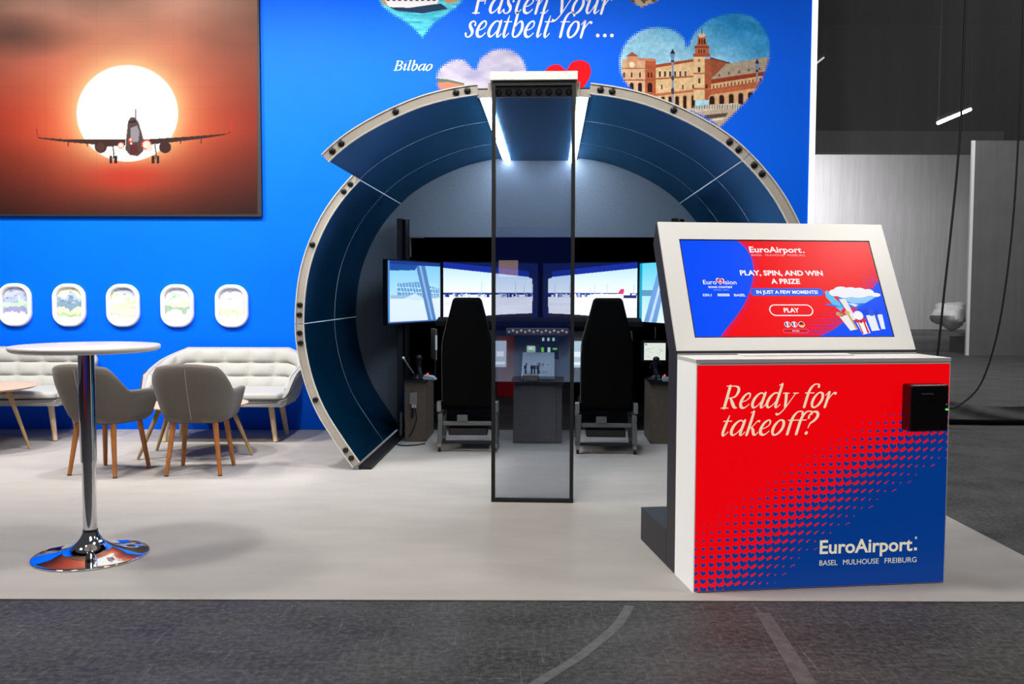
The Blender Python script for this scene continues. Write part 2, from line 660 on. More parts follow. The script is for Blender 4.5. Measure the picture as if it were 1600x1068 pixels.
G['?'] = (.44, [[(.10, .50, .07), (.10, .59, .045), (.20, .68, .045), (.33, .66, .075), (.38, .55, .095), (.31, .42, .075), (.20, .33, .05), (.17, .20, .025)],
                [(.16, .04, .10), (.161, .045, .10)]])
G['.'] = (.24, [[(.10, .045, .10), (.101, .05, .10)]])
G[','] = (.22, [[(.10, .05, .10), (.08, -.08, .03)]])


def put_serif(pr, text, x0, x1, ybase, h, rgb, slant=.26, layer=None):
    """write text in the italic serif so it spans x0..x1; h = height of a capital"""
    Lb = pr.layer if layer is None else layer
    k = h / .68
    adv = 0
    items = []
    for ch in text:
        if ch == ' ':
            adv += .24
            continue
        w, st = G[ch]
        items.append((adv, st))
        adv += w
    xs = []
    polys = []
    for a, st in items:
        for si, s in enumerate(st):
            P = smooth([(p[0] + a, p[1], p[2]) for p in s], 5) if len(s) > 2 else [Vector((p[0] + a, p[1], p[2])) for p in s]
            L, R = [], []
            for i, p in enumerate(P):
                q0, q1 = P[max(0, i - 1)], P[min(len(P) - 1, i + 1)]
                d = Vector((q1.x - q0.x, q1.y - q0.y))
                if d.length < 1e-6:
                    d = Vector((0, 1))
                d.normalize()
                nrm = Vector((-d.y, d.x)) * max(.014, p.z * .5)
                L.append((p.x + nrm.x, p.y + nrm.y))
                R.append((p.x - nrm.x, p.y - nrm.y))
            polys.append((L, R, P, si))
    for L, R, P, si in polys:
        for q in L + R:
            xs.append(q[0] + slant * q[1])
    a0, b0 = min(xs), max(xs)
    sx = (x1 - x0) / (b0 - a0)

    def T(q):
        return (x0 + (q[0] + slant * q[1] - a0) * sx, ybase + q[1] * k)
    for L, R, P, si in polys:
        n = len(L)
        vs = [T(q) for q in L + R]
        fs = [(i, i + 1, n + i + 1, n + i) for i in range(n - 1)]
        pr.mesh(vs, fs, rgb, Lb + si * .35)
        for p in (P[0], P[-1]):          # round pen ends
            r = max(.014, p.z * .5)
            pr.poly([T((p.x + r * math.cos(t), p.y + r * math.sin(t))) for t in np.linspace(0, 2 * PI, 12, endpoint=False)], rgb, Lb + si * .35 + .15)


# ------------------------------------------------------------------ materials
M = {}
M['blue_wall'] = mat('blue_wall', (0, 103, 252), .5, noise=.06, nscale=1.5, bump=.03, bscale=60, spec=.08)
M['blue_dark'] = mat('blue_booth', (0, 70, 190), .6)
M['slate'] = mat('slate_felt', (100, 112, 126), .9, noise=.12, nscale=60, bump=.1)
M['panel'] = mat('navy_lacquer', (6, 74, 112), .22, metal=.8, spec=.4)
_b = M['panel'].node_tree.nodes['Principled BSDF']
_b.inputs['Specular Tint'].default_value = (.15, .43, .63, 1)
M['panel_back'] = mat('shell_back', (60, 66, 74), .6)
M['rim'] = mat('rim_metal', (176, 168, 156), .5, noise=.06, nscale=30, metal=.0)
M['rim_lip'] = mat('rim_lip', (214, 210, 200), .35)
M['joint'] = mat('joint_glint', (236, 242, 246), .4)  # pale tone stands for light caught on the joint edges
M['bolt'] = mat('black_bolt', (6, 6, 7), .4)
M['black'] = mat('black_paint', (9, 9, 10), .6)
M['black_soft'] = mat('black_fabric', (5, 5, 6), 1.0, noise=.3, nscale=200, spec=.15)
M['black_gloss'] = mat('black_plastic', (10, 10, 12), .25)
M['dark_room'] = mat('dark_cloth', (5, 5, 6), 1.0, spec=.1)
M['white'] = mat('white_laminate', (232, 230, 225), .4)
M['white_gloss'] = mat('white_table', (236, 232, 226), .3)
M['white_plastic'] = mat('white_plastic', (238, 238, 240), .35)
M['glow_white'] = mat('glowing_white', (232, 230, 226), .4, emit=.42)  # white with emission added, used on the left side panel only
M['knob_warm'] = emis('lit_knob', (226, 180, 160), .45)
M['charcoal'] = mat('charcoal_laminate', (44, 41, 48), .5)
M['cloth_dark'] = mat('dark_gathered_cloth', (98, 98, 99), .9)
M['chrome'] = mat('chrome', (225, 225, 228), .05, metal=1.0)
M['carpet'] = mat('grey_carpet', (178, 173, 168), .97, noise=.08, nscale=2.2, stretch=(1, 2.5, 1), bump=.35, bscale=350, spec=.15)
M['concrete'] = concrete_mat()
M['grey_fabric'] = mat('grey_upholstery', (104, 97, 91), .95, noise=.16, nscale=170, bump=.25, bscale=400, spec=.2, sheen=.2)
M['light_fabric'] = mat('light_upholstery', (188, 188, 184), .95, noise=.12, nscale=140, bump=.25, bscale=400, spec=.2, sheen=.2)
M['mid_fabric'] = mat('sofa_shell_cloth', (172, 172, 170), .95, noise=.12, nscale=140, bump=.2, bscale=400, spec=.2)
M['piping'] = mat('dark_piping', (52, 50, 56), .8)
M['seam'] = mat('seam', (150, 146, 142), .9)
M['wood'] = mat('beech_stained', (178, 110, 52), .45, noise=.25, nscale=14, stretch=(6, 6, .6))
M['wood_pale'] = mat('pale_wood', (222, 196, 158), .5, noise=.15, nscale=14, stretch=(6, 6, .6))
M['wood_oak'] = mat('oak_leg', (176, 146, 100), .5, noise=.2, nscale=14, stretch=(6, 6, .6))
M['wood_top'] = mat('oak_top', (206, 176, 142), .4, noise=.12, nscale=6, stretch=(1, 8, 1))
M['wood_edge'] = mat('walnut_edge', (96, 62, 42), .5)
M['grey_metal'] = mat('grey_metal', (104, 110, 106), .45, metal=.6)
M['grey_panel'] = mat('instrument_grey', (160, 174, 186), .55)
M['cab_grey'] = mat('cabinet_grey', (88, 88, 90), .6, noise=.1, nscale=40)
M['cab_brown'] = mat('cabinet_brown', (112, 98, 84), .6, noise=.15, nscale=30)
M['steel'] = mat('brushed_steel', (150, 150, 145), .35, metal=.8)
M['strip'] = emis('light_strip', (225, 240, 255), 54.0)
M['wall_edge'] = emis('lit_wall_edge', (255, 255, 255), .9)
M['tube_lamp'] = emis('tube_lamp', (255, 255, 255), 30.0)
M['print'] = attr_mat('printed_graphic', 0.0, .6, spec=.06)
M['led'] = attr_mat('led_picture', .82, .6, .12, spec=.15)
M['lightbox'] = attr_mat('lightbox_print', .88, .4, .2, spec=.3)
M['screen'] = attr_mat('display_screen', 1.0, .30, .02, spec=.10)
M['cockpit_screen'] = attr_mat('cockpit_display', 1.22, .3, .02, spec=.2)
M['line_paint'] = mat('faded_floor_paint', (92, 92, 92), .6, noise=.35, nscale=25)
M['hall_wall'] = mat('hall_wall_light', (176, 174, 176), .8, noise=.1, nscale=3, stretch=(4, 1, .3))
M['hall_dark'] = mat('hall_wall_dark', (26, 26, 27), .8)
M['hall_mid'] = mat('hall_partition', (96, 94, 95), .8, noise=.15, nscale=2)
M['red_paint'] = mat('red_counter', (220, 20, 25), .5)
M['sign_beige'] = emis('beige_sign', (214, 176, 150), 1.6)  # emission added so the sign shows in the glass reflection
M['green_led'] = emis('green_light', (40, 255, 90), 2.5)
M['red_led'] = emis('red_light', (255, 70, 60), 1.5)
M['cable'] = mat('cable', (10, 10, 10), .5)


def glass_mat():
    m = bpy.data.materials.new('smoked_glass')
    m.use_nodes = True
    nt = m.node_tree
    nt.nodes.remove(nt.nodes['Principled BSDF'])
    out = nt.nodes['Material Output']
    tr = nt.nodes.new('ShaderNodeBsdfTransparent')
    tr.inputs[0].default_value = (.84, .86, .90, 1)
    gl = nt.nodes.new('ShaderNodeBsdfGlossy')
    gl.inputs['Roughness'].default_value = 0.0
    fr = nt.nodes.new('ShaderNodeFresnel')
    fr.inputs[0].default_value = 2.0
    mx = nt.nodes.new('ShaderNodeMixShader')
    nt.links.new(fr.outputs[0], mx.inputs[0])
    nt.links.new(tr.outputs[0], mx.inputs[1])
    nt.links.new(gl.outputs[0], mx.inputs[2])
    nt.links.new(mx.outputs[0], out.inputs[0])
    return m


def scrim_mat():
    m = bpy.data.materials.new('black_scrim')
    m.use_nodes = True
    nt = m.node_tree
    nt.nodes.remove(nt.nodes['Principled BSDF'])
    out = nt.nodes['Material Output']
    tr = nt.nodes.new('ShaderNodeBsdfTransparent')
    df = nt.nodes.new('ShaderNodeBsdfDiffuse')
    df.inputs[0].default_value = (.10, .10, .10, 1)
    mx = nt.nodes.new('ShaderNodeMixShader')
    tc = nt.nodes.new('ShaderNodeTexCoord')
    mp = nt.nodes.new('ShaderNodeMapping')
    mp.inputs['Scale'].default_value = (14, 1, .5)
    n = nt.nodes.new('ShaderNodeTexNoise')
    n.inputs['Scale'].default_value = 1.5
    n.inputs['Detail'].default_value = 6
    r = nt.nodes.new('ShaderNodeMapRange')
    r.inputs[3].default_value = .38
    r.inputs[4].default_value = .56
    nt.links.new(tc.outputs['Object'], mp.inputs[0])
    nt.links.new(mp.outputs[0], n.inputs['Vector'])
    nt.links.new(n.outputs[0], r.inputs[0])
    nt.links.new(r.outputs[0], mx.inputs[0])
    nt.links.new(tr.outputs[0], mx.inputs[1])
    nt.links.new(df.outputs[0], mx.inputs[2])
    nt.links.new(mx.outputs[0], out.inputs[0])
    return m


M['glass'] = glass_mat()
M['scrim'] = scrim_mat()

# ------------------------------------------------------------------ setting
WALL_Y = 8.97


def wall_xz(px, py, y=WALL_Y):
    """photo position to the point of a frontal wall at distance y"""
    d = _f + RT * ((px - 800) / F_PX) + UP * ((534 - py) / F_PX)
    t = y / d.y
    return d.x * t, CAM_H + d.z * t


def wall_np(y):
    def f(X, Y):
        dx = _f.x + RT.x * (X - 800) / F_PX + UP.x * (534 - Y) / F_PX
        dy = _f.y + RT.y * (X - 800) / F_PX + UP.y * (534 - Y) / F_PX
        dz = _f.z + RT.z * (X - 800) / F_PX + UP.z * (534 - Y) / F_PX
        t = y / dy
        return np.stack([dx * t, np.full_like(X, y, dtype=float), CAM_H + dz * t], 1)
    return f


fl = MB().box(-12, 22, -8, 42, -.2, 0).build('floor', M['concrete'])
tag(fl, 'dark scuffed concrete hall floor', kind='structure')
# faded paint marks in the concrete
arc = []
for px, py in [(984, 946), (968, 972), (950, 990), (928, 1008), (905, 1026), (880, 1042), (850, 1060), (820, 1080)]:
    d = _f + RT * ((px - 800) / F_PX) + UP * ((534 - py) / F_PX)
    t = -CAM_H / d.z
    arc.append(Vector((d.x * t, d.y * t, 0)))
arc = smooth(arc, 4)
b = MB()
rows = []
for i, p in enumerate(arc):
    d = (arc[min(i + 1, len(arc) - 1)] - arc[max(0, i - 1)]).normalized()
    nrm = Vector((-d.y, d.x, 0)) * .022
    rows.append([p + nrm + Vector((0, 0, .0012)), p - nrm + Vector((0, 0, .0012))])
b.grid(rows)
b.build('floor_marking', M['line_paint'], fl)
a0, a1 = Vector((1.095, 3.86, .0012)), Vector((1.08, 3.0, .0012))
b = MB()
b.add([(1.075, 3.86, .0012), (1.135, 3.86, .0012), (1.095, 3.0, .0012), (1.02, 3.0, .0012)], [(0, 1, 2, 3)])
b.build('floor_marking', M['line_paint'], fl)

cp = MB().box(-7.5, 2.735, 4.0, 9.0, 0.0, .007).build('carpet', M['carpet'], bevel=.002)
tag(cp, 'light grey exhibition carpet covering the stand floor', 'carpet')

# blue stand wall with the opening for the cockpit
AL = math.atan(61.0 / 1400.0)
SB = Vector((math.cos(AL), -math.sin(AL), 0))
SA = Vector((math.sin(AL), math.cos(AL), 0))
S_O = SB * -.12


def S(v, s, z=0.0):
    return S_O + SB * v + SA * s + Vector((0, 0, z))


WX1 = wall_xz(1262, 345)[0]
b = MB()
OX0, OX1, OZ = -1.12, 1.66, 1.95
y0, y1 = WALL_Y, WALL_Y + .08
b.box(-7.5, OX0, y0, y1, 0, 4.7)
b.box(OX1, WX1, y0, y1, 0, 4.7)
b.box(OX0, OX1, y0, y1, OZ, 4.7)
wall = b.build('wall_back', M['blue_wall'], fix=False)
tag(wall, 'saturated blue stand wall with printed graphics', kind='structure')
b = MB().box(WX1, WX1 + .055, y0 - .01, y1, 0, 4.7)
b.build('light_edge', M['wall_edge'], wall)['label'] = 'white glowing edge profile'

# ---- prints on the wall
pr = Print()


def wtext(fn, text, px0, px1, pyb, ph, **k):
    x0, z = wall_xz(px0, pyb)
    x1, _ = wall_xz(px1, pyb)
    _, z2 = wall_xz(px0, pyb - ph)
    fn(pr, text, x0, x1, z, z2 - z, (255, 255, 255), **k)


wtext(put_serif, 'Fasten your', 738, 957, 21, 38, slant=.28)
wtext(put_serif, 'seatbelt for', 726, 925, 58, 38, slant=.28)
for i, x in enumerate((934, 945, 956)):
    cx, cz = wall_xz(x, 55.5)
    pr.disc(cx, cz, .018, (255, 255, 255))
wtext(put_serif, 'Bilbao', 615, 676, 110, 15, slant=.28)
o = pr.build('lettering', M['print'], wall)
o.location = (0, WALL_Y - .0012, 0)
o['label'] = 'white italic serif lettering'

H_BIG = [(1125, 200), (1100, 183), (1050, 165), (1003, 152), (976, 128), (967, 100), (974, 72), (993, 52), (1020, 42),
         (1050, 45), (1068, 58), (1074, 72), (1084, 52), (1105, 32), (1130, 22), (1155, 20), (1180, 28), (1197, 48), (1204, 75),
         (1200, 100), (1188, 130), (1165, 160)]


def soft_heart(R, pts, cell=3.4, band=5.0):
    """keep the heart, and let its edge break up into small dots"""
    P = [(p.x, p.y) for p in smooth([(a, b, 0) for a, b in pts + pts[:1]], 5)]
    P = np.array(P)
    ins = R.inside(P)
    D = np.full(R.X.shape, 1e9)
    for i in range(0, len(P)):
        a, b = P[i], P[(i + 1) % len(P)]
        dx, dy = b - a
        L = max(1e-9, dx * dx + dy * dy)
        t = np.clip(((R.X - a[0]) * dx + (R.Y - a[1]) * dy) / L, 0, 1)
        D = np.minimum(D, np.hypot(R.X - a[0] - t * dx, R.Y - a[1] - t * dy))
    sd = np.where(ins, D, -D)
    cxx = (np.floor(R.X / cell) + .5) * cell
    cyy = (np.floor(R.Y / cell) + .5) * cell
    rad = np.clip((sd + band) / (2 * band), 0, 1) * cell * .78
    dot = np.hypot(R.X - cxx, R.Y - cyy) <= rad
    R.A = (sd > band) | (dot & (sd > -band))


def tri(c):
    return np.array(c, dtype=float)


R_ = Raster(960, 1210, 14, 206, .62)
R_.put(R_.A, lambda X, Y: tri((150, 205, 232)) + (tri((40, 140, 205)) - tri((150, 205, 232))) * np.clip((X - 1010) / 180 + (60 - Y) / 90, 0, 1)[:, None]
       + 38 * (np.clip(vnoise(X, Y * 2.2, 46, 3) - .42, 0, 1) * 2.2)[:, None])
WALLC, DARKC, REDC, LITE = (226, 190, 142), (70, 40, 32), (170, 78, 48), (238, 214, 178)
# long wing
R_.poly([(1024, 104), (1084, 94), (1084, 210), (1024, 210)], WALLC)
R_.poly([(1024, 101), (1084, 92), (1084, 96), (1024, 106)], REDC)
# left pavilion
R_.rect(972, 1008, 92, 210, (216, 176, 140))
R_.rect(1008, 1025, 92, 210, (182, 92, 58))
R_.poly([(996, 94), (996, 90), (1025, 92), (1025, 96)], (200, 130, 100))
R_.rect(980, 996, 86, 108, (206, 150, 116))
R_.poly([(978, 88), (988, 81), (998, 88)], (160, 84, 60))
R_.ell(987.5, 101, 4.5, 4.5, LITE)
R_.rect(971, 1025, 106, 107.5, (150, 96, 70))
R_.rect(971, 1025, 124, 126, (160, 84, 56))
for x in (975, 987, 1000, 1013, 1018):
    R_.arch(x, 113, 121, 2.6, DARKC)
for x, w in ((975, 5), (987, 6), (1000, 6), (1015.5, 7)):
    R_.arch(x, 129, 144, w, (48, 28, 24))
# arcades on the wing
for x in range(1031, 1076, 8):
    R_.arch(x, 109, 120, 5.6, LITE)
    R_.arch(x, 111, 119.5, 3.4, (88, 64, 54))
R_.poly([(1024, 122), (1084, 118), (1084, 120.5), (1024, 124.5)], (168, 96, 62))
for x in (1034, 1067):
    R_.rect(x - 2, x + 2, 130, 140, LITE)
    R_.rect(x - 1.3, x + 1.3, 132, 139.5, (84, 60, 50))
R_.poly([(1018, 147), (1100, 138), (1100, 142), (1018, 151)], (196, 110, 72))
for x in (1036, 1047, 1058, 1070, 1083):
    R_.arch(x, 149 - (x - 1036) * .04, 176, 7.5, (196, 150, 112))
    R_.arch(x, 151 - (x - 1036) * .04, 176, 5.2, (46, 26, 24))
# tower
R_.rect(1084, 1101, 88, 156, (232, 198, 150))
R_.rect(1101, 1112, 92, 156, (176, 92, 60))
R_.rect(1083, 1110, 84, 88.5, (170, 84, 56))
R_.rect(1086, 1108, 74, 84, (190, 104, 70))
R_.rect(1085, 1108, 71.5, 75, (140, 66, 46))
R_.rect(1090, 1103, 56, 72, (196, 112, 76))
R_.poly([(1088, 72), (1091, 62), (1102, 62), (1106, 72)], (186, 100, 66))
R_.ell(1096.5, 55, 5.5, 3.6, (226, 206, 190))
R_.rect(1095.8, 1097.2, 44, 54, (80, 60, 60))
for x in (1093, 1097, 1101):
    R_.arch(x, 60, 69, 2.0, DARKC)
    R_.arch(x - 1, 77, 83, 2.0, DARKC)
R_.rect(1090.5, 1094, 105, 113, DARKC)
R_.ell(1092, 94, 2, 2.6, (190, 120, 84))
R_.rect(1091, 1094, 122, 130, (90, 58, 48))
R_.rect(1083, 1112, 113.5, 116, (180, 110, 72))
R_.rect(1083, 1112, 137, 140, (190, 110, 74))
for x in (1083, 1104):
    R_.rect(x - 1.4, x + 1.4, 132, 138, DARKC)
# right wing: brown gable, pale roof, red band, arcade
R_.poly([(1110, 90), (1142, 99), (1132, 104), (1112, 122)], (158, 84, 58))
R_.poly([(1110, 89), (1142, 98), (1142, 100), (1110, 92)], (110, 66, 50))
R_.poly([(1134, 100), (1206, 88), (1206, 112), (1111, 124)], (176, 160, 140))
R_.poly([(1111, 124), (1206, 110), (1206, 116), (1111, 131)], (152, 62, 42))
R_.poly([(1111, 131), (1206, 116), (1206, 210), (1111, 210)], (222, 178, 132))
for i in range(15):
    x = 1115 + i * 5.6
    R_.rect(x - 1.0, x + 1.0, 133.5 - i * .85, 138 - i * .85, (96, 46, 36))
R_.poly([(1111, 139), (1206, 124), (1206, 126.5), (1111, 142)], (180, 98, 66))
R_.poly([(1111, 142), (1206, 126.5), (1206, 134), (1111, 148)], (196, 104, 68))
for i in range(7):
    x = 1112.5 + i * 15
    R_.arch(x, 148 - i * 1.6, 166, 10.5, (206, 158, 116))
    R_.arch(x, 150 - i * 1.6, 164, 7.6, (50, 28, 26))
for x, y in ((1124, 117), (1139, 114), (1155, 112), (1170, 109), (1187, 107)):
    R_.poly([(x - 2, y + 2), (x, y - 3), (x + 2, y + 2)], (110, 64, 52))
# bridge and balustrades
R_.poly([(1076, 170), (1100, 164), (1150, 161), (1162, 164), (1150, 172), (1110, 176), (1076, 180)], (206, 196, 182))
for i in range(20):
    x = 1080 + i * 4
    R_.rect(x, x + 1.4, 165 - i * .1, 170, (120, 108, 104))
R_.poly([(1085, 176), (1110, 172), (1150, 170), (1120, 205), (1095, 205)], (190, 172, 150))
R_.poly([(1100, 180), (1138, 176), (1134, 182), (1104, 186)], (96, 78, 70))
R_.poly([(1100, 187), (1132, 184), (1128, 187), (1104, 190)], (226, 220, 210))
# lamp posts
for x, y0_, y1_, w in ((1051, 80, 168, 3.2), (1183, 95, 130, 2.4)):
    R_.rect(x - w * .45, x + w * .45, y0_ + 16, y1_, (140, 150, 170))
    R_.poly([(x - w * 1.2, y0_ + 4), (x + w * 1.2, y0_ + 4), (x + w * .7, y0_ + 14), (x - w * .7, y0_ + 14)], (120, 150, 190))
    R_.poly([(x - w * 1.3, y0_ + 4), (x, y0_ - 4), (x + w * 1.3, y0_ + 4)], (30, 40, 60))
    R_.rect(x - w * .8, x + w * .8, y0_ + 14, y0_ + 17, (30, 36, 52))
R_.ell(1051, 122, 2.4, 4, (60, 66, 84))
R_.ell(1051, 142, 2.6, 5, (70, 70, 86))
R_.C *= (.9 + .22 * vnoise(R_.X, R_.Y, 4, 8, 3))[:, :, None]
soft_heart(R_, H_BIG)
R_.build('heart_picture', M['print'], wall_np(WALL_Y - .0015), wall)['label'] = 'heart-shaped picture of a palace with a tower and arcades'

H_BIL = [(752, 205), (720, 175), (690, 145), (681, 122), (690, 104), (708, 93), (726, 94), (742, 108), (750, 92), (770, 78),
         (795, 77), (815, 90), (823, 112), (818, 135), (800, 165)]
R_ = Raster(674, 830, 70, 206, .62)
R_.put(R_.A, lambda X, Y: tri((172, 168, 192)) + (vnoise(X, Y * 2.5, 30, 5)[:, None] - .5) * tri((70, 60, 40)))
R_.poly([(680, 122), (700, 124), (725, 130), (725, 150), (680, 150)], (84, 110, 90))
R_.poly([(680, 129), (700, 128), (730, 134), (730, 200), (680, 200)], (206, 120, 100))
R_.poly([(780, 126), (783, 116), (790, 124), (796, 113), (800, 126), (806, 116), (813, 126)], (226, 100, 66))
R_.line([(793, 113), (800, 110), (808, 120)], 1, (90, 110, 150))
soft_heart(R_, H_BIL)
R_.build('heart_picture', M['print'], wall_np(WALL_Y - .0015), wall)['label'] = 'heart-shaped picture of clouds over a town'

H_BOAT = [(660, 60), (640, 40), (612, 22), (594, 6), (586, -20), (592, -45), (612, -62), (640, -60), (656, -44), (668, -62),
          (695, -76), (720, -62), (728, -30), (722, 2), (700, 22), (680, 36)]
R_ = Raster(580, 734, -80, 66, .62)
R_.put(R_.A, lambda X, Y: tri((80, 190, 212)) + (vnoise(X, Y * 4, 14, 7)[:, None] - .5) * tri((90, 90, 70)))
R_.put(R_.Y < -8, (206, 190, 170))
R_.poly([(590, -12), (700, -20), (716, 2), (700, 6), (690, -2), (680, 6), (600, 8)], (196, 150, 110))
R_.poly([(604, 9), (690, 6), (700, 14), (660, 21), (620, 17)], (36, 60, 92))
R_.poly([(596, -8), (694, -18), (683, 6), (640, 12), (608, 11)], (238, 236, 240))
for x in range(604, 680, 9):
    R_.rect(x, x + 5, -2.5, 1.5, (60, 60, 76))
soft_heart(R_, H_BOAT)
R_.build('heart_picture', M['print'], wall_np(WALL_Y - .0015), wall)['label'] = 'heart-shaped picture of a white boat on turquoise water'

H_TOP = [(1002, 12), (985, 2), (965, -20), (962, -45), (980, -60), (1000, -52), (1020, -66), (1045, -55), (1048, -25), (1030, 0)]
R_ = Raster(955, 1055, -72, 18, .62)
R_.put(R_.A, (196, 176, 150))
R_.put(vnoise(R_.X, R_.Y, 9, 12) > .55, (110, 84, 66))
soft_heart(R_, H_TOP, band=3)
R_.build('heart_picture', M['print'], wall_np(WALL_Y - .0015), wall)['label'] = 'heart-shaped picture cut off at the wall top'

pr = Print()
RH = [(884, 165), (868, 140), (853, 126), (851, 112), (860, 103), (873, 101), (885, 109), (893, 98), (907, 94), (920, 100), (923, 115), (915, 132), (900, 150)]
sm = [(p.x, p.y) for p in smooth([(a, b, 0) for a, b in RH + RH[:1]], 5)]
pr.poly([wall_xz(*p) for p in sm[:-1]], (255, 20, 30))
o = pr.build('red_heart', M['print'], wall)
o.location = (0, WALL_Y - .0012, 0)

# ---- big picture of the airliner in front of the sun
PIC_Y = WALL_Y - .045
pic = empty('wall_picture', (wall_xz(190, 334)[0], PIC_Y, wall_xz(190, 334)[1]),
            label='large lit picture of an airliner landing in front of a white sun', cat='picture')
xl, zb = wall_xz(-90, 335.5)
xr, zt = wall_xz(402.5, -150)
b = MB().box(xl, xr + .012, PIC_Y, WALL_Y, zb - .012, zt + .012)
f_ = b.build('frame', M['black'], None)
f_.parent = pic
f_.matrix_parent_inverse = Matrix.Translation(pic.location).inverted()
R_ = Raster(-90, 402, -150, 334, .8)


def sunset(X, Y):
    d = np.hypot((X - 199), (Y - 177) * 1.05)
    h = np.clip((Y - 60) / 270, -1, 1)
    out = np.zeros(X.shape + (3,))
    top = tri((186, 132, 112))
    mid = tri((222, 62, 30))
    low = tri((74, 24, 16))
    t1 = np.clip((Y - 10) / 170, 0, 1)[..., None]
    t2 = np.clip((Y - 205) / 125, 0, 1)[..., None]
    out = top * (1 - t1) + mid * t1
    out = out * (1 - t2) + low * t2
    side = np.clip((np.abs(X - 190) - 90) / 260, 0, 1)[..., None]
    out = out * (1 - .66 * side)
    cloud = (vnoise(X, Y * 2.6, 190, 21, 4) - .5)[..., None]
    out = out * (1 + .5 * cloud * (1 - t1 * .6))
    grey = np.clip(1 - np.hypot((X - 20) / 130, (Y - 55) / 40), 0, 1)[..., None]
    out = out * (1 - .42 * grey)
    warm = np.exp(-np.clip(d - 78, 0, 400) / 34)[..., None]
    out = out * (1 - warm * .9) + tri((255, 205, 140)) * warm * .9
    redl = np.exp(-((X - 200) / 70) ** 2 - ((Y - 275) / 26) ** 2)[..., None]
    out = out * (1 - .75 * redl) + tri((215, 40, 24)) * .75 * redl
    sun = np.clip((80 - d) / 1.6, 0, 1)[..., None]
    out = out * (1 - sun) + tri((255, 255, 252)) * sun
    return out


R_.put(R_.A, sunset)
SIL = (62, 30, 26)
R_.poly([(57, 214), (60, 214.5), (100, 217.5), (196, 218), (196, 227), (170, 229), (150, 226), (96, 221), (62, 216.5)], SIL)
R_.poly([(222, 218), (300, 213), (355, 208.5), (362, 204), (361, 207), (350, 211), (320, 216), (262, 223), (222, 227)], SIL)
R_.line([(57, 200), (59, 213)], 1.2, (110, 40, 30))
R_.line([(362, 192), (361, 206)], 1.4, (226, 40, 28))
R_.ell(157.5, 229, 9.6, 10, SIL)
R_.ell(157, 230, 6.5, 7.5, (84, 46, 38))
R_.ell(258, 230, 9.4, 9.2, SIL)
for x in (106, 137):
    R_.line([(x, 222), (x, 228)], 1.6, SIL)
for x in (282, 314):
    R_.line([(x, 218), (x, 224)], 1.6, SIL)
for x in (177, 243):
    R_.line([(x - 1, 226), (x + 1, 240), (x, 248)], 1.8, SIL)
    R_.rect(x - 6, x - 1.5, 243, 255, (40, 24, 22))
    R_.rect(x + 1.5, x + 6, 243, 255, (40, 24, 22))
R_.poly([(200, 190), (204, 183.5), (210, 183), (216, 190), (221, 206), (225, 222), (224, 236), (215, 244), (203, 242), (196, 234), (197, 218)], (84, 62, 60))
R_.poly([(204, 200), (214, 196), (218, 206), (216, 222), (204, 222)], (156, 150, 160))
R_.poly([(200, 190), (213, 187), (213, 191), (200, 192.5)], (20, 16, 20))
R_.line([(212, 171), (212, 186)], 1.5, (90, 70, 66))
R_.poly([(203, 226), (214, 226), (217, 240), (203, 241)], (96, 30, 26))
for x, y, r, c in ((189, 227, 5, (255, 120, 80)), (189, 227, 3.5, (255, 245, 225)), (204, 219, 3.6, (255, 70, 50)), (204, 218, 1.8, (255, 235, 220)),
                   (205, 224, 1.8, (255, 240, 230)), (229, 226, 8, (240, 60, 40)), (229, 226, 6, (255, 235, 215)), (234, 231, 5, (255, 225, 200))):
    R_.ell(x, y, r, r, c)
grid_ = ((np.mod(R_.X + 10, 40) < .8) | (np.mod(R_.Y, 34) < .8))
R_.C *= np.where(grid_, .955, 1.0)[:, :, None]
o = R_.build('picture', M['led'], wall_np(PIC_Y - .002), None)
o.parent = pic
o.matrix_parent_inverse = Matrix.Translation(pic.location).inverted()

# ---- five framed window-shaped pictures
WX = [25, 109.5, 193.5, 278, 363]


def stadium(hw, hh, r, n=10):
    out = []
    for cx, cz, a0 in ((hw - r, hh - r, 0), (-hw + r, hh - r, 1), (-hw + r, -hh + r, 2), (hw - r, -hh + r, 3)):
        for k in range(n):
            a = (a0 + k / (n - 1)) * PI / 2
            out.append((cx + r * math.cos(a), cz + r * math.sin(a)))
    return out


WLAB = ['white cabin-window frame at the row end, its picture hazy violet hills',
        'white cabin-window frame with picture of banded dark green hills',
        'white cabin-window frame above the first armchair, pale picture with small trees',
        'white cabin-window frame second from the cockpit ring, picture with a green wood',
        'white cabin-window frame nearest the cockpit ring, picture of a pale village']
WPAL = [[(190, 196, 236), (176, 184, 226), (190, 220, 200), (150, 150, 200), (250, 236, 244), (255, 250, 250)],
        [(246, 250, 214), (170, 190, 210), (120, 150, 176), (226, 238, 190), (170, 196, 150), (252, 236, 240)],
        [(186, 190, 224), (224, 232, 204), (200, 218, 184), (224, 206, 196), (206, 200, 190), (255, 250, 248)],
        [(214, 214, 236), (200, 222, 206), (216, 234, 186), (150, 176, 160), (244, 244, 236), (255, 252, 250)],
        [(206, 208, 238), (220, 214, 236), (246, 238, 244), (226, 238, 206), (200, 220, 180), (255, 252, 250)]]
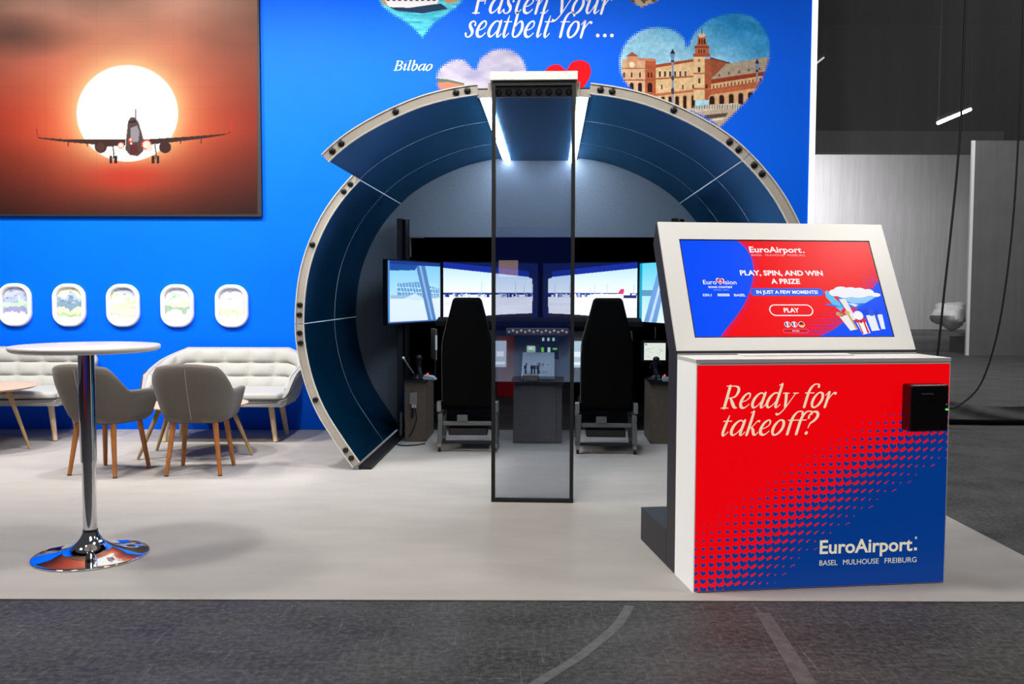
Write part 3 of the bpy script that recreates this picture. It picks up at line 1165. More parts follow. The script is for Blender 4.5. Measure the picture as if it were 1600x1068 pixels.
for i, px in enumerate(WX):
    cx, cz = wall_xz(px, 477 + .006 * (px - 190))
    t = empty('window_frame', (cx, WALL_Y - .001, cz), label=WLAB[i], cat='frame', group='cabin-window frames in a row on the blue wall')
    secs = [(.165, .213, .135, 0.0), (.167, .215, .137, -.02), (.162, .210, .132, -.036), (.150, .198, .122, -.044), (.136, .184, .110, -.042), (.128, .176, .103, -.030), (.123, .171, .098, -.012)]
    rows = [[(x, y, z) for x, z in stadium(hw, hh, r)] for hw, hh, r, y in secs]
    b = MB().grid(rows, closed_v=True)
    b.build('rim', M['white_plastic'], t, sharp=1.2)
    R_ = Raster(-.124, .124, -.172, .172, .004)
    pal = WPAL[i]
    nn = vnoise(R_.X + i * 3, R_.Y, .09, 30 + i) - .5
    yy = np.clip((R_.Y + .16 + nn * .16) / .33, 0, .999) * 6
    k_ = yy.astype(int)
    P_ = np.array(pal, dtype=float)
    R_.C = 255 - (255 - P_[np.clip(k_, 0, 5)]) * .95
    R_.C -= (np.clip(vnoise(R_.X + i, R_.Y * 1.6, .035, 60 + i, 3) - .56, 0, 1) * 300)[:, :, None] * np.array([1.0, .62, .75]) * (np.clip(1.1 - (R_.Y + .17) / .34, 0, 1))[:, :, None]
    if i == 0 or i == 2:
        for q in range(4):
            R_.line([(-.07 + q * .035, .06 + .01 * (q % 2)), (-.07 + q * .035, .10)], .004, (206, 190, 196))
    hw, hh, r = .124, .172, .099
    R_.A = R_.inside([(x, z) for x, z in stadium(hw, hh, r)])
    R_.build('picture', M['print'], lambda X, Y: np.stack([X, np.full_like(X, -.011), -Y], 1), t)

# ------------------------------------------------------------------ cockpit shell ring
shell = empty('cockpit_shell', S(0, 6.9, 0), -AL, label='dark blue fuselage-section shell of curved panels with pale bolted rims', cat='shell')
SH0 = 6.9          # local y = s - SH0
half = [(0.0, 2.70), (.33, 2.70), (.72, 2.625), (1.10, 2.455), (1.36, 2.26), (1.60, 1.96), (1.76, 1.58), (1.81, 1.15), (1.765, .80), (1.66, .50), (1.50, .24), (1.375, .06)]
prof = smooth([(w, z, 0) for w, z in half], 24)
cum = [0.0]
for i in range(1, len(prof)):
    cum.append(cum[-1] + (prof[i] - prof[i - 1]).length)


def at_len(L, off=0.0):
    L = min(max(L, 0), cum[-1])
    import bisect
    i = min(max(bisect.bisect_left(cum, L), 1), len(cum) - 1)
    t = (L - cum[i - 1]) / (cum[i] - cum[i - 1])
    p = prof[i - 1].lerp(prof[i], t)
    d = (prof[min(i + 1, len(prof) - 1)] - prof[max(i - 2, 0)]).normalized()
    return p.x + (-d.y) * off * -1 * -1 if False else p.x - d.y * off, p.y + d.x * off


def len_at(i):
    return cum[i * 24] if i * 24 < len(cum) else cum[-1]


J0, J1, J2, J3 = len_at(1), len_at(4), len_at(7), len_at(11)
S_UP, S_MID, S_L2, S_RE = 5.93, 6.90, 7.92, 8.80


def strip(side, la, lb, sa, sb, inn, out, nstep=None):
    """solid curved strip between arc lengths and depths; inn/out are the radial offsets"""
    n = nstep or max(4, int((lb - la) / .06))
    rows = []
    for i in range(n + 1):
        L = la + (lb - la) * i / n
        xi, zi = at_len(L, inn)
        xo, zo = at_len(L, out)
        rows.append([(side * xi, sa - SH0, zi), (side * xi, sb - SH0, zi), (side * xo, sb - SH0, zo), (side * xo, sa - SH0, zo)])
    b = MB().grid(rows, closed_v=True)
    m = len(rows)
    b.f += [(0, 1, 2, 3), ((m - 1) * 4 + 3, (m - 1) * 4 + 2, (m - 1) * 4 + 1, (m - 1) * 4)]
    b.mi += [0, 0]
    return b


g = .0042
segs = [(-1, J0 + .03, J1, [S_UP, S_MID, S_L2, S_RE]), (-1, J1, J2, [S_MID, S_L2, S_RE]), (-1, J2, J3, [S_MID, S_L2, S_RE]),
        (1, J0 + .03, J1, [S_UP, S_MID, S_L2, S_RE]), (1, J1, J2, [S_UP, S_MID, S_L2, S_RE]), (1, J2, J3, [S_UP, S_MID, S_L2, S_RE])]
bolt_mesh = MB()
bolt_mesh.lathe([(.0225, 0), (.0225, .007), (.017, .011), (.006, .012)], n=12)
b0 = bolt_mesh.build('bolt', M['bolt'], None)
bolt_me = b0.data
bpy.data.objects.remove(b0)
for side, la, lb, ss in segs:
    for k in range(len(ss) - 1):
        strip(side, la + g, lb - g, ss[k] + g, ss[k + 1] - g, 0.0, .03).build('panel', M['panel'], shell, bevel=.0015)
    # thin pale strips: light caught on the panel edges, put into colour
    for sj in ss[1:-1]:
        strip(side, la + g, lb - g, sj - g * .9, sj + g * .9, .001, .025).build('joint_glint', M['joint'], shell)
    # rim of three bands
    sa = ss[0]
    rim = strip(side, la + .002, lb - .002, sa - .020, sa - .002, -.002, .050).build('rim', M['rim'], shell, bevel=.0012)
    strip(side, la + .002, lb - .002, sa - .026, sa - .002, .0515, .060).build('rim_lip', M['rim_lip'], rim)
    strip(side, la + .002, lb - .002, sa - .024, sa - .002, -.010, -.0035).build('rim_lip', M['rim_lip'], rim)
    for L in (la + .07, la + .145, (la + lb) / 2, lb - .145, lb - .07):
        x, z = at_len(L, .024)
        o = bpy.data.objects.new('bolt', bolt_me)
        COL.objects.link(o)
        o.parent = rim
        o.location = (side * x, sa - .020 - SH0, z)
        o.rotation_euler = (PI / 2, 0, 0)
# the same painted edge light along the radial joints
for side, L, sa in ((-1, J1, S_MID), (1, J1, S_UP), (-1, J2, S_MID), (1, J2, S_UP)):
    strip(side, L - g * .8, L + g * .8, sa, S_RE, .001, .025, 1).build('joint_glint', M['joint'], shell)
# ceiling panel, its rim with eight bolts and two light strips
cz = 2.672
b = MB().box(-.285, .285, S_UP - SH0, S_RE - SH0, cz, cz + .04)
b.build('ceiling_panel', M['panel'], shell, bevel=.002)
b = MB().box(-.30, .30, S_UP - .02 - SH0, S_UP - .002 - SH0, cz - .004, cz + .09)
rim = b.build('rim', M['rim'], shell, bevel=.002)
for i in range(8):
    o = bpy.data.objects.new('bolt', bolt_me)
    COL.objects.link(o)
    o.parent = rim
    o.location = (-.228 + i * .456 / 7, S_UP - .02 - SH0, cz + .024)
    o.rotation_euler = (PI / 2, 0, 0)
for sd in (-1, 1):
    x0, x1 = sorted((sd * .287, sd * .330))
    MB().box(x0, x1, S_UP + .01 - SH0, S_RE - SH0, cz - .022, cz + .03).build('light_strip', M['strip'], shell)
    x0, x1 = sorted((sd * .24, sd * .42))
    MB().box(x0, x1, S_UP + .01 - SH0, S_RE - SH0, cz + .045, cz + .06).build('strip_housing', M['black'], shell)
    x0, x1 = sorted((sd * .331, sd * .358))
    MB().box(x0, x1, S_UP + .01 - SH0, S_RE - SH0, cz + .005, cz + .044).build('strip_profile', M['rim_lip'], shell)
    x0, x1 = sorted((sd * .30, sd * .37))
    MB().box(x0, x1, S_UP - .015 - SH0, S_UP + .005 - SH0, cz - .004, cz + .045).build('corner_bracket', M['rim'], shell, bevel=.002)
# black foot boards at the floor ends
for sd in (-1, 1):
    sa = S_MID if sd < 0 else S_UP
    x0, x1 = sorted((sd * 1.335, sd * 1.385))
    MB().box(x0 - (.05 if sd > 0 else 0), x1 + (.05 if sd < 0 else 0), sa + .01 - SH0, S_RE - SH0, .007, .035).build('foot_board', M['black'], shell)

# backdrop panel inside the shell, with the cockpit opening
bd = empty('backdrop_panel', S(0, S_RE + .001, 0), -AL, label='slate grey felt backdrop filling the rear of the cockpit shell', cat='panel')
b = MB()
outer = []
for L in np.linspace(0, cum[-1], 60):
    outer.append(at_len(L, .028))
full = [(-x, z) for x, z in outer[::-1]] + [(x, z) for x, z in outer[1:]]
opening_w, opening_z = 1.27, 1.935
# split into three convex-ish prisms: left, right and top
top = [(x, z) for x, z in full if z >= opening_z]
zcut = opening_z


def x_at(z):
    prev = None
    for x, zz in outer:
        if prev and zz <= z <= prev[1]:
            t = (z - prev[1]) / (zz - prev[1])
            return prev[0] + (x - prev[0]) * t
        prev = (x, zz)
    return outer[-1][0]


b.prism([(-x_at(zcut), zcut)] + top + [(x_at(zcut), zcut)], 'y', 0, .04)
low = [(x, z) for x, z in outer if z < opening_z]
for sd in (-1, 1):
    P = [(sd * x_at(zcut), zcut)] + [(sd * x, z) for x, z in low if z > 1.74] + [(sd * x_at(1.74), 1.74), (sd * opening_w, 1.74), (sd * opening_w, zcut)]
    b.prism(P, 'y', 0, .04)
    P = [(sd * x_at(1.74), 1.74)] + [(sd * x, z) for x, z in low if z < 1.74] + [(sd * 1.385, .03), (sd * 1.385, 1.74)]
    b.prism(P, 'y', 0, .04)
b.build('panel', M['slate'], bd)
MB().box(-1.285, -1.265, -.004, .045, 1.745, 1.935).build('edge_trim', M['steel'], bd)
# small shelf tab beside the pole as in the photo
MB().box(-1.27, -1.13, -.06, -.005, 1.925, 1.935).build('edge_trim', M['cab_grey'], bd)

# dark cockpit cabin behind the opening
cab = empty('cockpit_cabin', S(0, S_RE + .33, 0), -AL, label='black cloth cabin walls around the flight simulator', cat='cabin')
b = MB()
b.box(-1.72, 1.72, 2.0, 2.04, 0, 2.4)
b.box(-1.76, -1.72, .12, 2.04, 0, 2.4)
b.box(1.72, 1.76, .12, 2.04, 0, 2.4)
b.box(-1.72, 1.72, .12, 2.04, 2.4, 2.44)
b.build('wall_panel', M['dark_room'], cab)

# ------------------------------------------------------------------ glass door panel in front
gp = empty('glass_partition', S(0, 5.90, 0), -AL, label='tall narrow smoked glass panel in a black frame before the cockpit', cat='glass')
GW, GH = .272, 2.765
MB().box(-GW + .012, GW - .012, -.004, .004, .025, GH - .02).build('glass_pane', M['glass'], gp)
b = MB()
b.box(-GW, -GW + .024, -.02, .02, .007, GH)
b.box(GW - .024, GW, -.02, .02, .007, GH)
b.box(-GW + .024, GW - .024, -.02, .02, .007, .03)
b.box(-GW + .024, GW - .024, -.02, .02, GH - .03, GH)
b.build('frame', M['black'], gp, bevel=.002)
MB().box(-GW - .012, GW + .012, -.035, .03, GH + .002, GH + .058).build('top_cap', M['white'], gp, bevel=.004)


# ------------------------------------------------------------------ monitors
def monitor(v0, s0, v1, s1, zc, w, h, label, painter, group='wide screens around the cockpit'):
    """screen spanning from (v0,s0) to (v1,s1) seen from the front, left to right"""
    a, c = S(v0, s0), S(v1, s1)
    mid = (a + c) / 2
    d = c - a
    rz = math.atan2(d.y, d.x)
    t = empty('monitor', (mid.x, mid.y, zc), rz, label=label, cat='monitor', group=group)
    W_, H_ = d.length, h
    b = MB()
    b.box(-W_ / 2, W_ / 2, 0, .045, -H_ / 2, H_ / 2)
    b.build('housing', M['black_gloss'], t, bevel=.003)
    b = MB()
    e = .012
    for x0, x1, z0, z1 in ((-W_ / 2, W_ / 2, H_ / 2 - e, H_ / 2), (-W_ / 2, W_ / 2, -H_ / 2, -H_ / 2 + e * 1.3),
                           (-W_ / 2, -W_ / 2 + e, -H_ / 2 + e, H_ / 2 - e), (W_ / 2 - e, W_ / 2, -H_ / 2 + e, H_ / 2 - e)):
        b.box(x0, x1, -.006, .001, z0, z1)
    b.build('bezel', M['black_gloss'], t)
    R = painter()
    nx, ny = W_ - 2 * e, H_ - 2 * e

    def mp(X, Y):
        return np.stack([(X - .5) * nx, np.full_like(X, -.002), (.5 - Y) * ny], 1)
    R.build('screen', M['cockpit_screen'], mp, t)
    MB().box(-.06, .06, .045, .09, -.08, .08).build('bracket', M['black'], t)
    return t


def apron(R, hz=.50, flip=False, gate=True):
    R.put(R.A, lambda X, Y: tri((178, 214, 252)) * (1 - np.clip(Y / hz, 0, 1))[:, None] + tri((240, 247, 255)) * np.clip(Y / hz, 0, 1)[:, None])
    R.put(R.Y > hz, lambda X, Y: tri((232, 234, 246)) + (vnoise(X * 3, Y * 18, .8, 3)[:, None] - .5) * 26)
    rs = random.Random(5 if flip else 2)
    R.rect(0, 1, hz - .055, hz - .015, (40, 62, 140))
    for i in range(46):
        x = rs.random()
        w = .006 + rs.random() * .03
        c = rs.choice([(20, 40, 120), (240, 244, 255), (130, 150, 200), (60, 80, 150), (200, 215, 245)])
        R.rect(x, x + w, hz - .045 + rs.random() * .02, hz + .01 + rs.random() * .02, c)
    for i in range(7):
        x = rs.random()
        R.rect(x, x + .0035, hz - .26 + rs.random() * .12, hz - .03, (170, 190, 220))


def paint_centre(flip):
    def f():
        R = Raster(0, 1, 0, 1, .006)
        apron(R, .56, flip)
        X = 1 - R.X if flip else R.X       # X=0 outer end, X=1 towards the middle of the cockpit
        if flip:
            # white aircraft with a red tail
            R.poly([(.50, .56), (.56, .525), (.78, .525), (.93, .50), (.93, .56), (.80, .60), (.55, .60)], (250, 250, 255))
            R.poly([(.80, .525), (.83, .44), (.87, .44), (.86, .525)], (214, 60, 110))
            R.rect(.86, .99, .545, .59, (40, 50, 110))
        NAVY = (16, 24, 74)
        top = .10 + .15 * X
        bot = .93 - .02 * np.sin(X * PI) - .10 * np.clip(X - .3, 0, 1)
        R.put((R.Y < top) & (R.Y > top - .10), (22, 44, 150))
        R.put(R.Y <= top - .10, NAVY)
        R.put(R.Y > bot, (38, 30, 44))
        xm = .945 - .02 * np.abs(R.Y - .5)
        R.put(X > xm, (24, 28, 70))
        R.put((X > .90) & (R.Y < top + .05) & (np.hypot(X - .90, R.Y - top - .09) > .075) & (R.Y < top + .09), NAVY)
        return R
    return f


def paint_left():
    R = Raster(0, 1, 0, 1, .008)
    R.put(R.A, lambda X, Y: tri((120, 190, 226)) * (1 - Y)[:, None] + tri((200, 226, 250)) * Y[:, None])
    R.put(R.Y > .60, (206, 222, 250))
    # terminal building of glass
    R.poly([(.17, .36), (.55, .33), (.80, .40), (.98, .44), (.98, .58), (.17, .56)], (84, 146, 196))
    for i in range(14):
        R.line([(.2 + i * .055, .35), (.26 + i * .055, .56)], .009, (190, 224, 244))
    for y in (.42, .49):
        R.line([(.17, y), (.95, y + .03)], .010, (200, 228, 246))
    R.rect(.05, .95, .55, .60, (140, 176, 206))
    R.poly([(.3, .60), (.5, .52), (.7, .62), (.5, .64)], (190, 214, 236))
    # window post and frame
    R.poly([(.50, 0), (.68, 0), (.92, 1), (.76, 1)], (70, 118, 176))
    R.poly([(.56, 0), (.60, 0), (.86, 1), (.82, 1)], (130, 168, 214))
    R.rect(0, 1, 0, .06, (18, 52, 130))
    R.poly([(0, .05), (.55, .05), (.5, .14), (0, .16)], (22, 70, 150))
    R.rect(0, .035, 0, 1, (60, 130, 200))
    R.rect(0, 1, .97, 1, (60, 90, 150))
    return R


def paint_right():
    R = Raster(0, 1, 0, 1, .01)
    R.put(R.A, lambda X, Y: tri((90, 200, 226)) * (1 - Y)[:, None] + tri((220, 232, 246)) * Y[:, None])
    R.put((R.Y > .45) & (R.Y < .56), (80, 140, 176))
    R.rect(0, .05, 0, 1, (0, 150, 186))
    R.poly([(.42, 0), (.62, 0), (.36, 1), (.10, 1)], (96, 146, 206))
    R.poly([(.52, 0), (.56, 0), (.26, 1), (.20, 1)], (180, 206, 240))
    return R


MZ = 1.395
monitor(-1.392, 8.20, -1.006, 9.10, MZ, 1, .61, 'bright slim screen nearest the left wall of the shell showing a glass terminal'.replace('left ', ''), paint_left)
monitor(-1.03, 9.42, -.02, 9.95, MZ, 1, .66, 'wide cockpit screen behind the seat next to the pole, showing airport buildings', paint_centre(False))
monitor(.02, 9.95, 1.03, 9.42, MZ, 1, .66, 'wide cockpit screen showing a parked white plane with a red tail', paint_centre(True))
monitor(1.006, 9.10, 1.392, 8.20, MZ, 1, .61, 'turquoise side screen partly hidden by the kiosk', paint_right)

# poles beside the opening
for sd, lb in ((-1, 'black pole holding the side screen beside the shell opening'), (1, 'black pole end showing above the kiosk')):
    t = empty('screen_pole', S(sd * 1.31 + (.0 if sd < 0 else .0), 8.62, 0), -AL, label=lb, cat='pole')
    MB().box(-.055, .005, -.03, .03, .007, 2.10).build('post', M['black'], t, bevel=.004)
    MB().rod((.03, -.012, .007), (.03, -.012, 2.09), .036, n=20).build('tube', M['black_gloss'], t)

# ------------------------------------------------------------------ cockpit furniture
# main instrument panel and glareshield
ip = empty('instrument_panel', S(0, 8.75, 0), -AL, label='grey flight instrument panel with knobs and displays behind the glass', cat='instrument panel')
b = MB()
b.prism([(0, .52), (.10, 1.02), (.16, 1.02), (.10, .52)], 'x', -.92, .92)
b.build('panel', M['grey_panel'], ip, bevel=.004)
b = MB()
ys = [(-.14, 1.07), (-.10, 1.115), (.10, 1.15), (.45, 1.13), (.45, 1.06), (-.10, 1.04)]
b.prism(ys, 'x', -1.0, 1.0)
b.build('glareshield', M['black_soft'], ip, bevel=.01)
MB().box(-.31, .29, -.165, -.10, .985, 1.055).build('mode_panel', M['cab_grey'], ip, bevel=.004)
rs = random.Random(9)
for i in range(15):
    x = -.285 + i * .0395
    z = 1.022 + (.008 if i % 2 else -.006)
    MB().rod((x, -.166, z), (x, -.185, z), .011, .009, 12).build('knob', M['knob_warm'] if i % 3 else M['white_plastic'], ip)


def small_screen(parent, x0, x1, z0, z1, y, bg, marks, tilt=True):
    pr = Print(.0006)

    def yy(z):
        return y
    pr.rect(x0, x1, z0, z1, bg)
    pr.layer = 1
    for m_ in marks:
        pr.rect(*m_)
    o = pr.build('display', M['screen'], parent)
    o.location = (0, y, 0)
    if tilt:
        o.rotation_euler = (-.2, 0, 0)
    return o


def tilted_display(parent, x0, x1, za, zb, bg, marks=()):
    """a flat display lying on the sloping instrument panel: local u right, w up the slope"""
    pr = Print(.0006)
    w = x1 - x0
    h = zb - za
    pr.rect(-w / 2, w / 2, -h / 2, h / 2, bg)
    pr.layer = 1
    for (a, b_, c, d, col) in marks:
        pr.rect(a * w - w / 2, b_ * w - w / 2, c * h - h / 2, d * h - h / 2, col)
    o = pr.build('display', M['screen'], parent)
    zc = (za + zb) / 2
    o.location = ((x0 + x1) / 2, .2 * (zc - .52) - .006, zc)
    o.rotation_euler = (-.197, 0, 0)
    return o


tilted_display(ip, -.115, -.035, .80, .87, (190, 225, 205), [(.1, .9, .2, .35, (90, 150, 120)), (.3, .6, .5, .8, (240, 255, 240))])
tilted_display(ip, .015, .195, .74, .97, (22, 34, 40), [(.1 + .28 * i, .22 + .28 * i, .78, .92, (190, 210, 215)) for i in range(3)] +
               [(.05, .2, .30, .5, (110, 210, 90)), (.4, .55, .25, .5, (200, 230, 240)), (.68, .92, .40, .48, (110, 210, 90)), (.3, .75, .12, .18, (150, 220, 170))])
for sx in (-1, 1):
    tilted_display(ip, sx * .38 - .06, sx * .38 + .06, .66, .92, (170, 196, 214), [(.1, .9, .1, .2, (230, 240, 250)), (.2, .8, .4, .6, (230, 240, 250))])
    tilted_display(ip, sx * .62 - .10, sx * .62 + .10, .68, .94, (30, 60, 110))

# centre pedestal with throttle levers
ped = empty('centre_console', S(0, 8.20, 0), -AL, label='dark grey centre console cabinet carrying throttle levers between the seats', cat='console')
MB().box(-.225, .225, 0.0, .45, .007, .555).build('cabinet', M['cab_grey'], ped, bevel=.004)
MB().box(-.215, .17, -.012, -.001, .02, .545).build('front_panel', M['cab_grey'], ped, bevel=.002)
MB().box(-.245, .245, -.04, .45, .557, .585).build('worktop', M['black_gloss'], ped, bevel=.004)
b = MB().prism([(.10, .588), (.10, .62), (.44, .82), (.44, .588)], 'x', -.155, .155)
b.build('sloping_panel', M['grey_panel'], ped, bevel=.004)
MB().box(-.135, .005, -.02, .09, .587, .645).build('throttle_quadrant', M['steel'], ped, bevel=.006)
for x in (-.115, -.055, -.03, 0.0):
    b = MB()
    b.rod((x, .03, .64), (x, .02, .70), .006)
    b.rod((x - .012, .02, .71), (x + .012, .02, .71), .016)
    b.build('lever', M['black_gloss'] if x < -.1 or x > -.05 else M['black'], ped)
rs = random.Random(3)
for i in range(12):
    x, y = -.12 + .04 * (i % 6), .14 + .10 * (i // 6)
    MB().box(x, x + .018, y, y + .02, .60 + (y - .1) * .62, .645 + (y - .1) * .62).build('switch', M['white_plastic'] if i % 3 else M['steel'], ped)


def sidedesk(sd, lab):
    t = empty('side_console', S(sd * 1.135, 8.22, 0), -AL, label=lab, cat='console')
    MB().box(-.10, .10, 0.01, .55, .007, .56).build('cabinet', M['cab_brown'], t, bevel=.003)
    MB().box(-.105, .105, -.03, .55, .562, .585).build('worktop', M['black_gloss'], t, bevel=.004)
    if sd < 0:
        MB().box(-.052, .022, -.024, .009, .36, .47).build('junction_box', M['steel'], t, bevel=.004)
        for x in (-.022, 0.002):
            MB().rod((x, -.01, .36), (x, -.01, .325), .010).build('plug', M['white_plastic'], t)
        MB().tube([(-.022, -.01, .325), (-.024, -.02, .25), (-.02, -.02, .24)], .012).build('cable', M['cable'], t)
        MB().tube([(.002, -.01, .325), (.012, -.02, .22), (-.02, -.03, .12), (-.06, -.03, .06)], .005).build('cable', M['cable'], t)
    return t


sidedesk(-1, 'brown-grey side cabinet with a metal junction box and cables')
sidedesk(1, 'dark side cabinet under the tablet by the kiosk')


def joystick(sd, lab):
    t = empty('flight_stick', S(sd * 1.10, 8.30, .586), -AL, label=lab, cat='joystick', group='flight controls on the side consoles')
    b = MB()
    b.lathe([(.10, 0), (.10, .012), (.06, .035), (.035, .05), (.02, .055)], n=24)
    b.build('base', M['black_gloss'], t)
    b = MB()
    b.rod((0, 0, .05), (-.015, .01, .12), .022, .02)
    b.rod((-.015, .01, .12), (-.01, -.01, .19), .022, .026)
    b.ball((-.01, -.015, .20), .032, 14, (1, 1.1, .8))
    b.build('grip', M['black'], t)
    MB().rod((.06, .0, .03), (.075, 0, .055), .008).build('red_button', M['red_led'], t)
    if sd < 0:
        MB().rod((-.06, 0, .05), (-.155, .0, .19), .007).build('lever', M['steel'], t)
        MB().ball((-.158, 0, .197), .013, 10).build('lever_knob', M['white_plastic'], t)
    else:
        b = MB()
        pts = [(.06 * math.cos(a), .0, .12 + .055 * math.sin(a)) for a in np.linspace(.2, 3.3, 9)]
        b.tube(pts, .010)
        b.build('lever', M['black_gloss'], t)
    b = MB()
    b.prism([(.02, .0), (.16, .0), (.13, .03), (.05, .045)], 'y', -.09, .03)
    b.build('rest', M['grey_panel'], t, bevel=.004)
    return t


joystick(-1, 'joystick and pale lever on the brown side cabinet')
joystick(1, 'joystick below the tablet with a small red light')

# tablet on the right-hand side
t = empty('tablet', S(1.095, 8.45, .745), -AL, label='white map tablet on a thin stand above the joystick', cat='tablet')
MB().box(-.125, .125, 0, .015, .0, .20).build('housing', M['black_gloss'], t, bevel=.004)
pr = Print(.0006)
pr.rect(-.10, .10, .02, .18, (222, 230, 220))
pr.layer = 1
rs = random.Random(6)
for i in range(9):
    x, z = rs.uniform(-.09, .06), rs.uniform(.03, .15)
    dx, dz = rs.uniform(.02, .05), rs.uniform(-.02, .02)
    pr.poly([(x, z), (x + dx, z + dz), (x + dx, z + dz + .002), (x, z + .002)], (120, 140, 130))
pr.rect(-.092, -.075, .165, .173, (20, 30, 30))
pr.rect(-.092, -.070, .158, .161, (60, 70, 70))
o = pr.build('screen', M['screen'], t)
o.location = (0, -.002, 0)
MB().rod((0, .02, -.15), (0, .02, .02), .010).build('stand', M['black'], t)
MB().tube([(.0, .0, .22), (.004, 0, .27), (.0, 0, .33)], .0035).build('hook_cable', M['steel'], t)
# the matching one on the other side is turned edge-on
t = empty('tablet', S(-1.02, 8.62, .745), -AL - 1.25, label='tablet turned edge-on beside the seat, brown back showing', cat='tablet')
MB().box(-.125, .125, 0, .015, .0, .30).build('housing', M['cab_brown'], t, bevel=.004)
MB().rod((0, .02, -.15), (0, .02, .02), .010).build('stand', M['black'], t)
MB().box(.128, .134, -.004, .014, .10, .24).build('edge_strip', M['white_plastic'], t)  # plain white strip along the tablet edge


def sim_seat():
    t = empty('pilot_seat', S(-.60, 7.70, .007), -AL)
    # backrest: tapering headrest outline, thick padding
    out = [(-.105, 1.345), (.105, 1.345), (.125, 1.325), (.165, 1.17), (.215, .97), (.222, .80), (.222, .44), (.19, .40), (-.19, .40), (-.222, .44), (-.222, .80), (-.215, .97), (-.165, 1.17), (-.125, 1.325)]
    b = MB()
    rows = []
    for sc, y in ((.90, -.06), (.985, -.045), (1.0, 0.0), (.985, .05), (.90, .07)):
        rows.append([(x * sc, y + (z - .4) * -.10 + .06, .87 + (z - .87) * (1 - (1 - sc) * .5)) for x, z in out])
    b.grid(rows, closed_v=True)
    n = len(out)
    b.f += [tuple(range(n))[::-1], tuple(range(4 * n, 5 * n))]
    b.mi += [0, 0]
    o = b.build('backrest', M['black_soft'], t, bevel=.008)
    b = MB()
    pts = [(x * 1.005, (z - .4) * -.10 + .06, z) for x, z in out[3:7]][::-1]
    b.tube([(-p[0], p[1], p[2]) for p in pts], .004)
    b.build('piping', M['grey_fabric'], o)
    MB().box(-.235, .235, .05, .52, .36, .46).build('seat_cushion', M['black_soft'], t, bevel=.03, seg=3)
    for sd in (-1, 1):
        MB().box(sd * .25 - .02, sd * .25 + .02, .02, .12, .35, .44).build('hinge', M['steel'], t, bevel=.006)
        b = MB()
        b.prism([(sd * .265, .075), (sd * .225, .075), (sd * .215, .34), (sd * .255, .34)], 'y', 0, .045)
        b.build('upright', M['grey_metal'], t, bevel=.003)
        b = MB()
        b.prism([(sd * .265, .075), (sd * .225, .075), (sd * .215, .34), (sd * .255, .34)], 'y', .44, .485)
        b.build('upright', M['grey_metal'], t, bevel=.003)
        MB().box(sd * .245 - .02, sd * .245 + .02, .046, .439, .285, .325).build('side_rail', M['grey_metal'], t, bevel=.003)
        for y in (.022, .46):
            b = MB()
            b.rod((sd * .245 - .012, y, .026), (sd * .245 + .012, y, .026), .026, n=16)
            c_ = b.build('caster', M['black_gloss'], t)
            MB().box(sd * .245 - .017, sd * .245 + .017, y - .02, y + .02, .045, .073).build('caster_fork', M['steel'], c_, bevel=.003)
    MB().box(-.215, .215, .005, .04, .235, .27).build('cross_bar', M['grey_metal'], t, bevel=.003)
    MB().box(-.225, .225, .005, .04, .075, .10).build('cross_bar', M['black'], t, bevel=.003)
    MB().box(-.09, .0, -.004, .004, .272, .33).build('mounting_plate', M['grey_metal'], t)
    MB().box(-.17, .17, .06, .40, .14, .21).build('seat_motor', M['black_gloss'], t, bevel=.01)
    return t


s1 = sim_seat()
s1.rotation_euler = (0, 0, -AL + .03)
tag(s1, 'black tapered cockpit seat on a wheeled frame next to the brown cabinet', 'seat', 'cockpit seats')
s2 = copy_tree(s1)
s2.location = S(.60, 7.66, .007)
s2.rotation_euler = (0, 0, -AL)
tag(s2, 'black tapered cockpit seat on a wheeled frame between glass panel and kiosk', 'seat', 'cockpit seats')

# floor cable and small upright cylinder by the side cabinet
o = MB().tube([S(-1.30, 8.25, .0135), S(-1.28, 8.06, .0135), S(-1.20, 7.98, .0135), S(-1.1, 8.02, .0135), S(-1.03, 8.1, .0135)], .006).build('power_cable', M['cable'])
tag(o, 'thin black power cable lying on the carpet by the shell foot', 'cable')
o = MB()
p = S(-1.30, 8.42, 0)
o.rod((p.x, p.y, .007), (p.x, p.y, .24), .016)
o.rod((p.x, p.y, .24), (p.x, p.y, .26), .012)
o = o.build('cylinder_foot', M['steel'])
tag(o, 'small steel cylinder standing by the side cabinet', 'cylinder')


# ------------------------------------------------------------------ kiosk
KR = math.radians(7.17)
kiosk = empty('kiosk', (.846, 4.098, .007), KR, label='white game kiosk with a red and blue lit front and a tilted touchscreen', cat='kiosk')
KW, KH, KD = 1.256, 1.09, .285
b = MB()
b.box(KW - .018, KW, .004, KD, 0, KH - .02)
b.box(.018, KW - .018, .02, KD - .02, 0.0, .02)
b.box(.018, KW - .018, KD - .02, KD, 0.0, KH - .02)
b.build('cabinet', M['white'], kiosk, bevel=.0012)
MB().box(0, .018, .004, KD, 0, KH - .02).build('side_panel', M['glow_white'], kiosk, bevel=.0012)
MB().box(-.001, KW + .001, 0.002, KD + .001, KH - .019, KH).build('worktop', M['white'], kiosk, bevel=.0015)
MB().box(.30, .86, .17, .27, KH + .001, KH + .006).build('desk_pad', M['white_plastic'], kiosk, bevel=.002)
# lit front graphic
pr = Print(.0002)
FX0, FX1, FZ0, FZ1 = .006, KW - .006, .006, KH - .028
BL, RD, CR = (0, 54, 132), (240, 0, 10), (236, 218, 188)
pr.rect(FX0, FX1, FZ0, FZ1, RD, 0)


def z_m(x):
    return -.12 + .95 * x - .17 * x * x


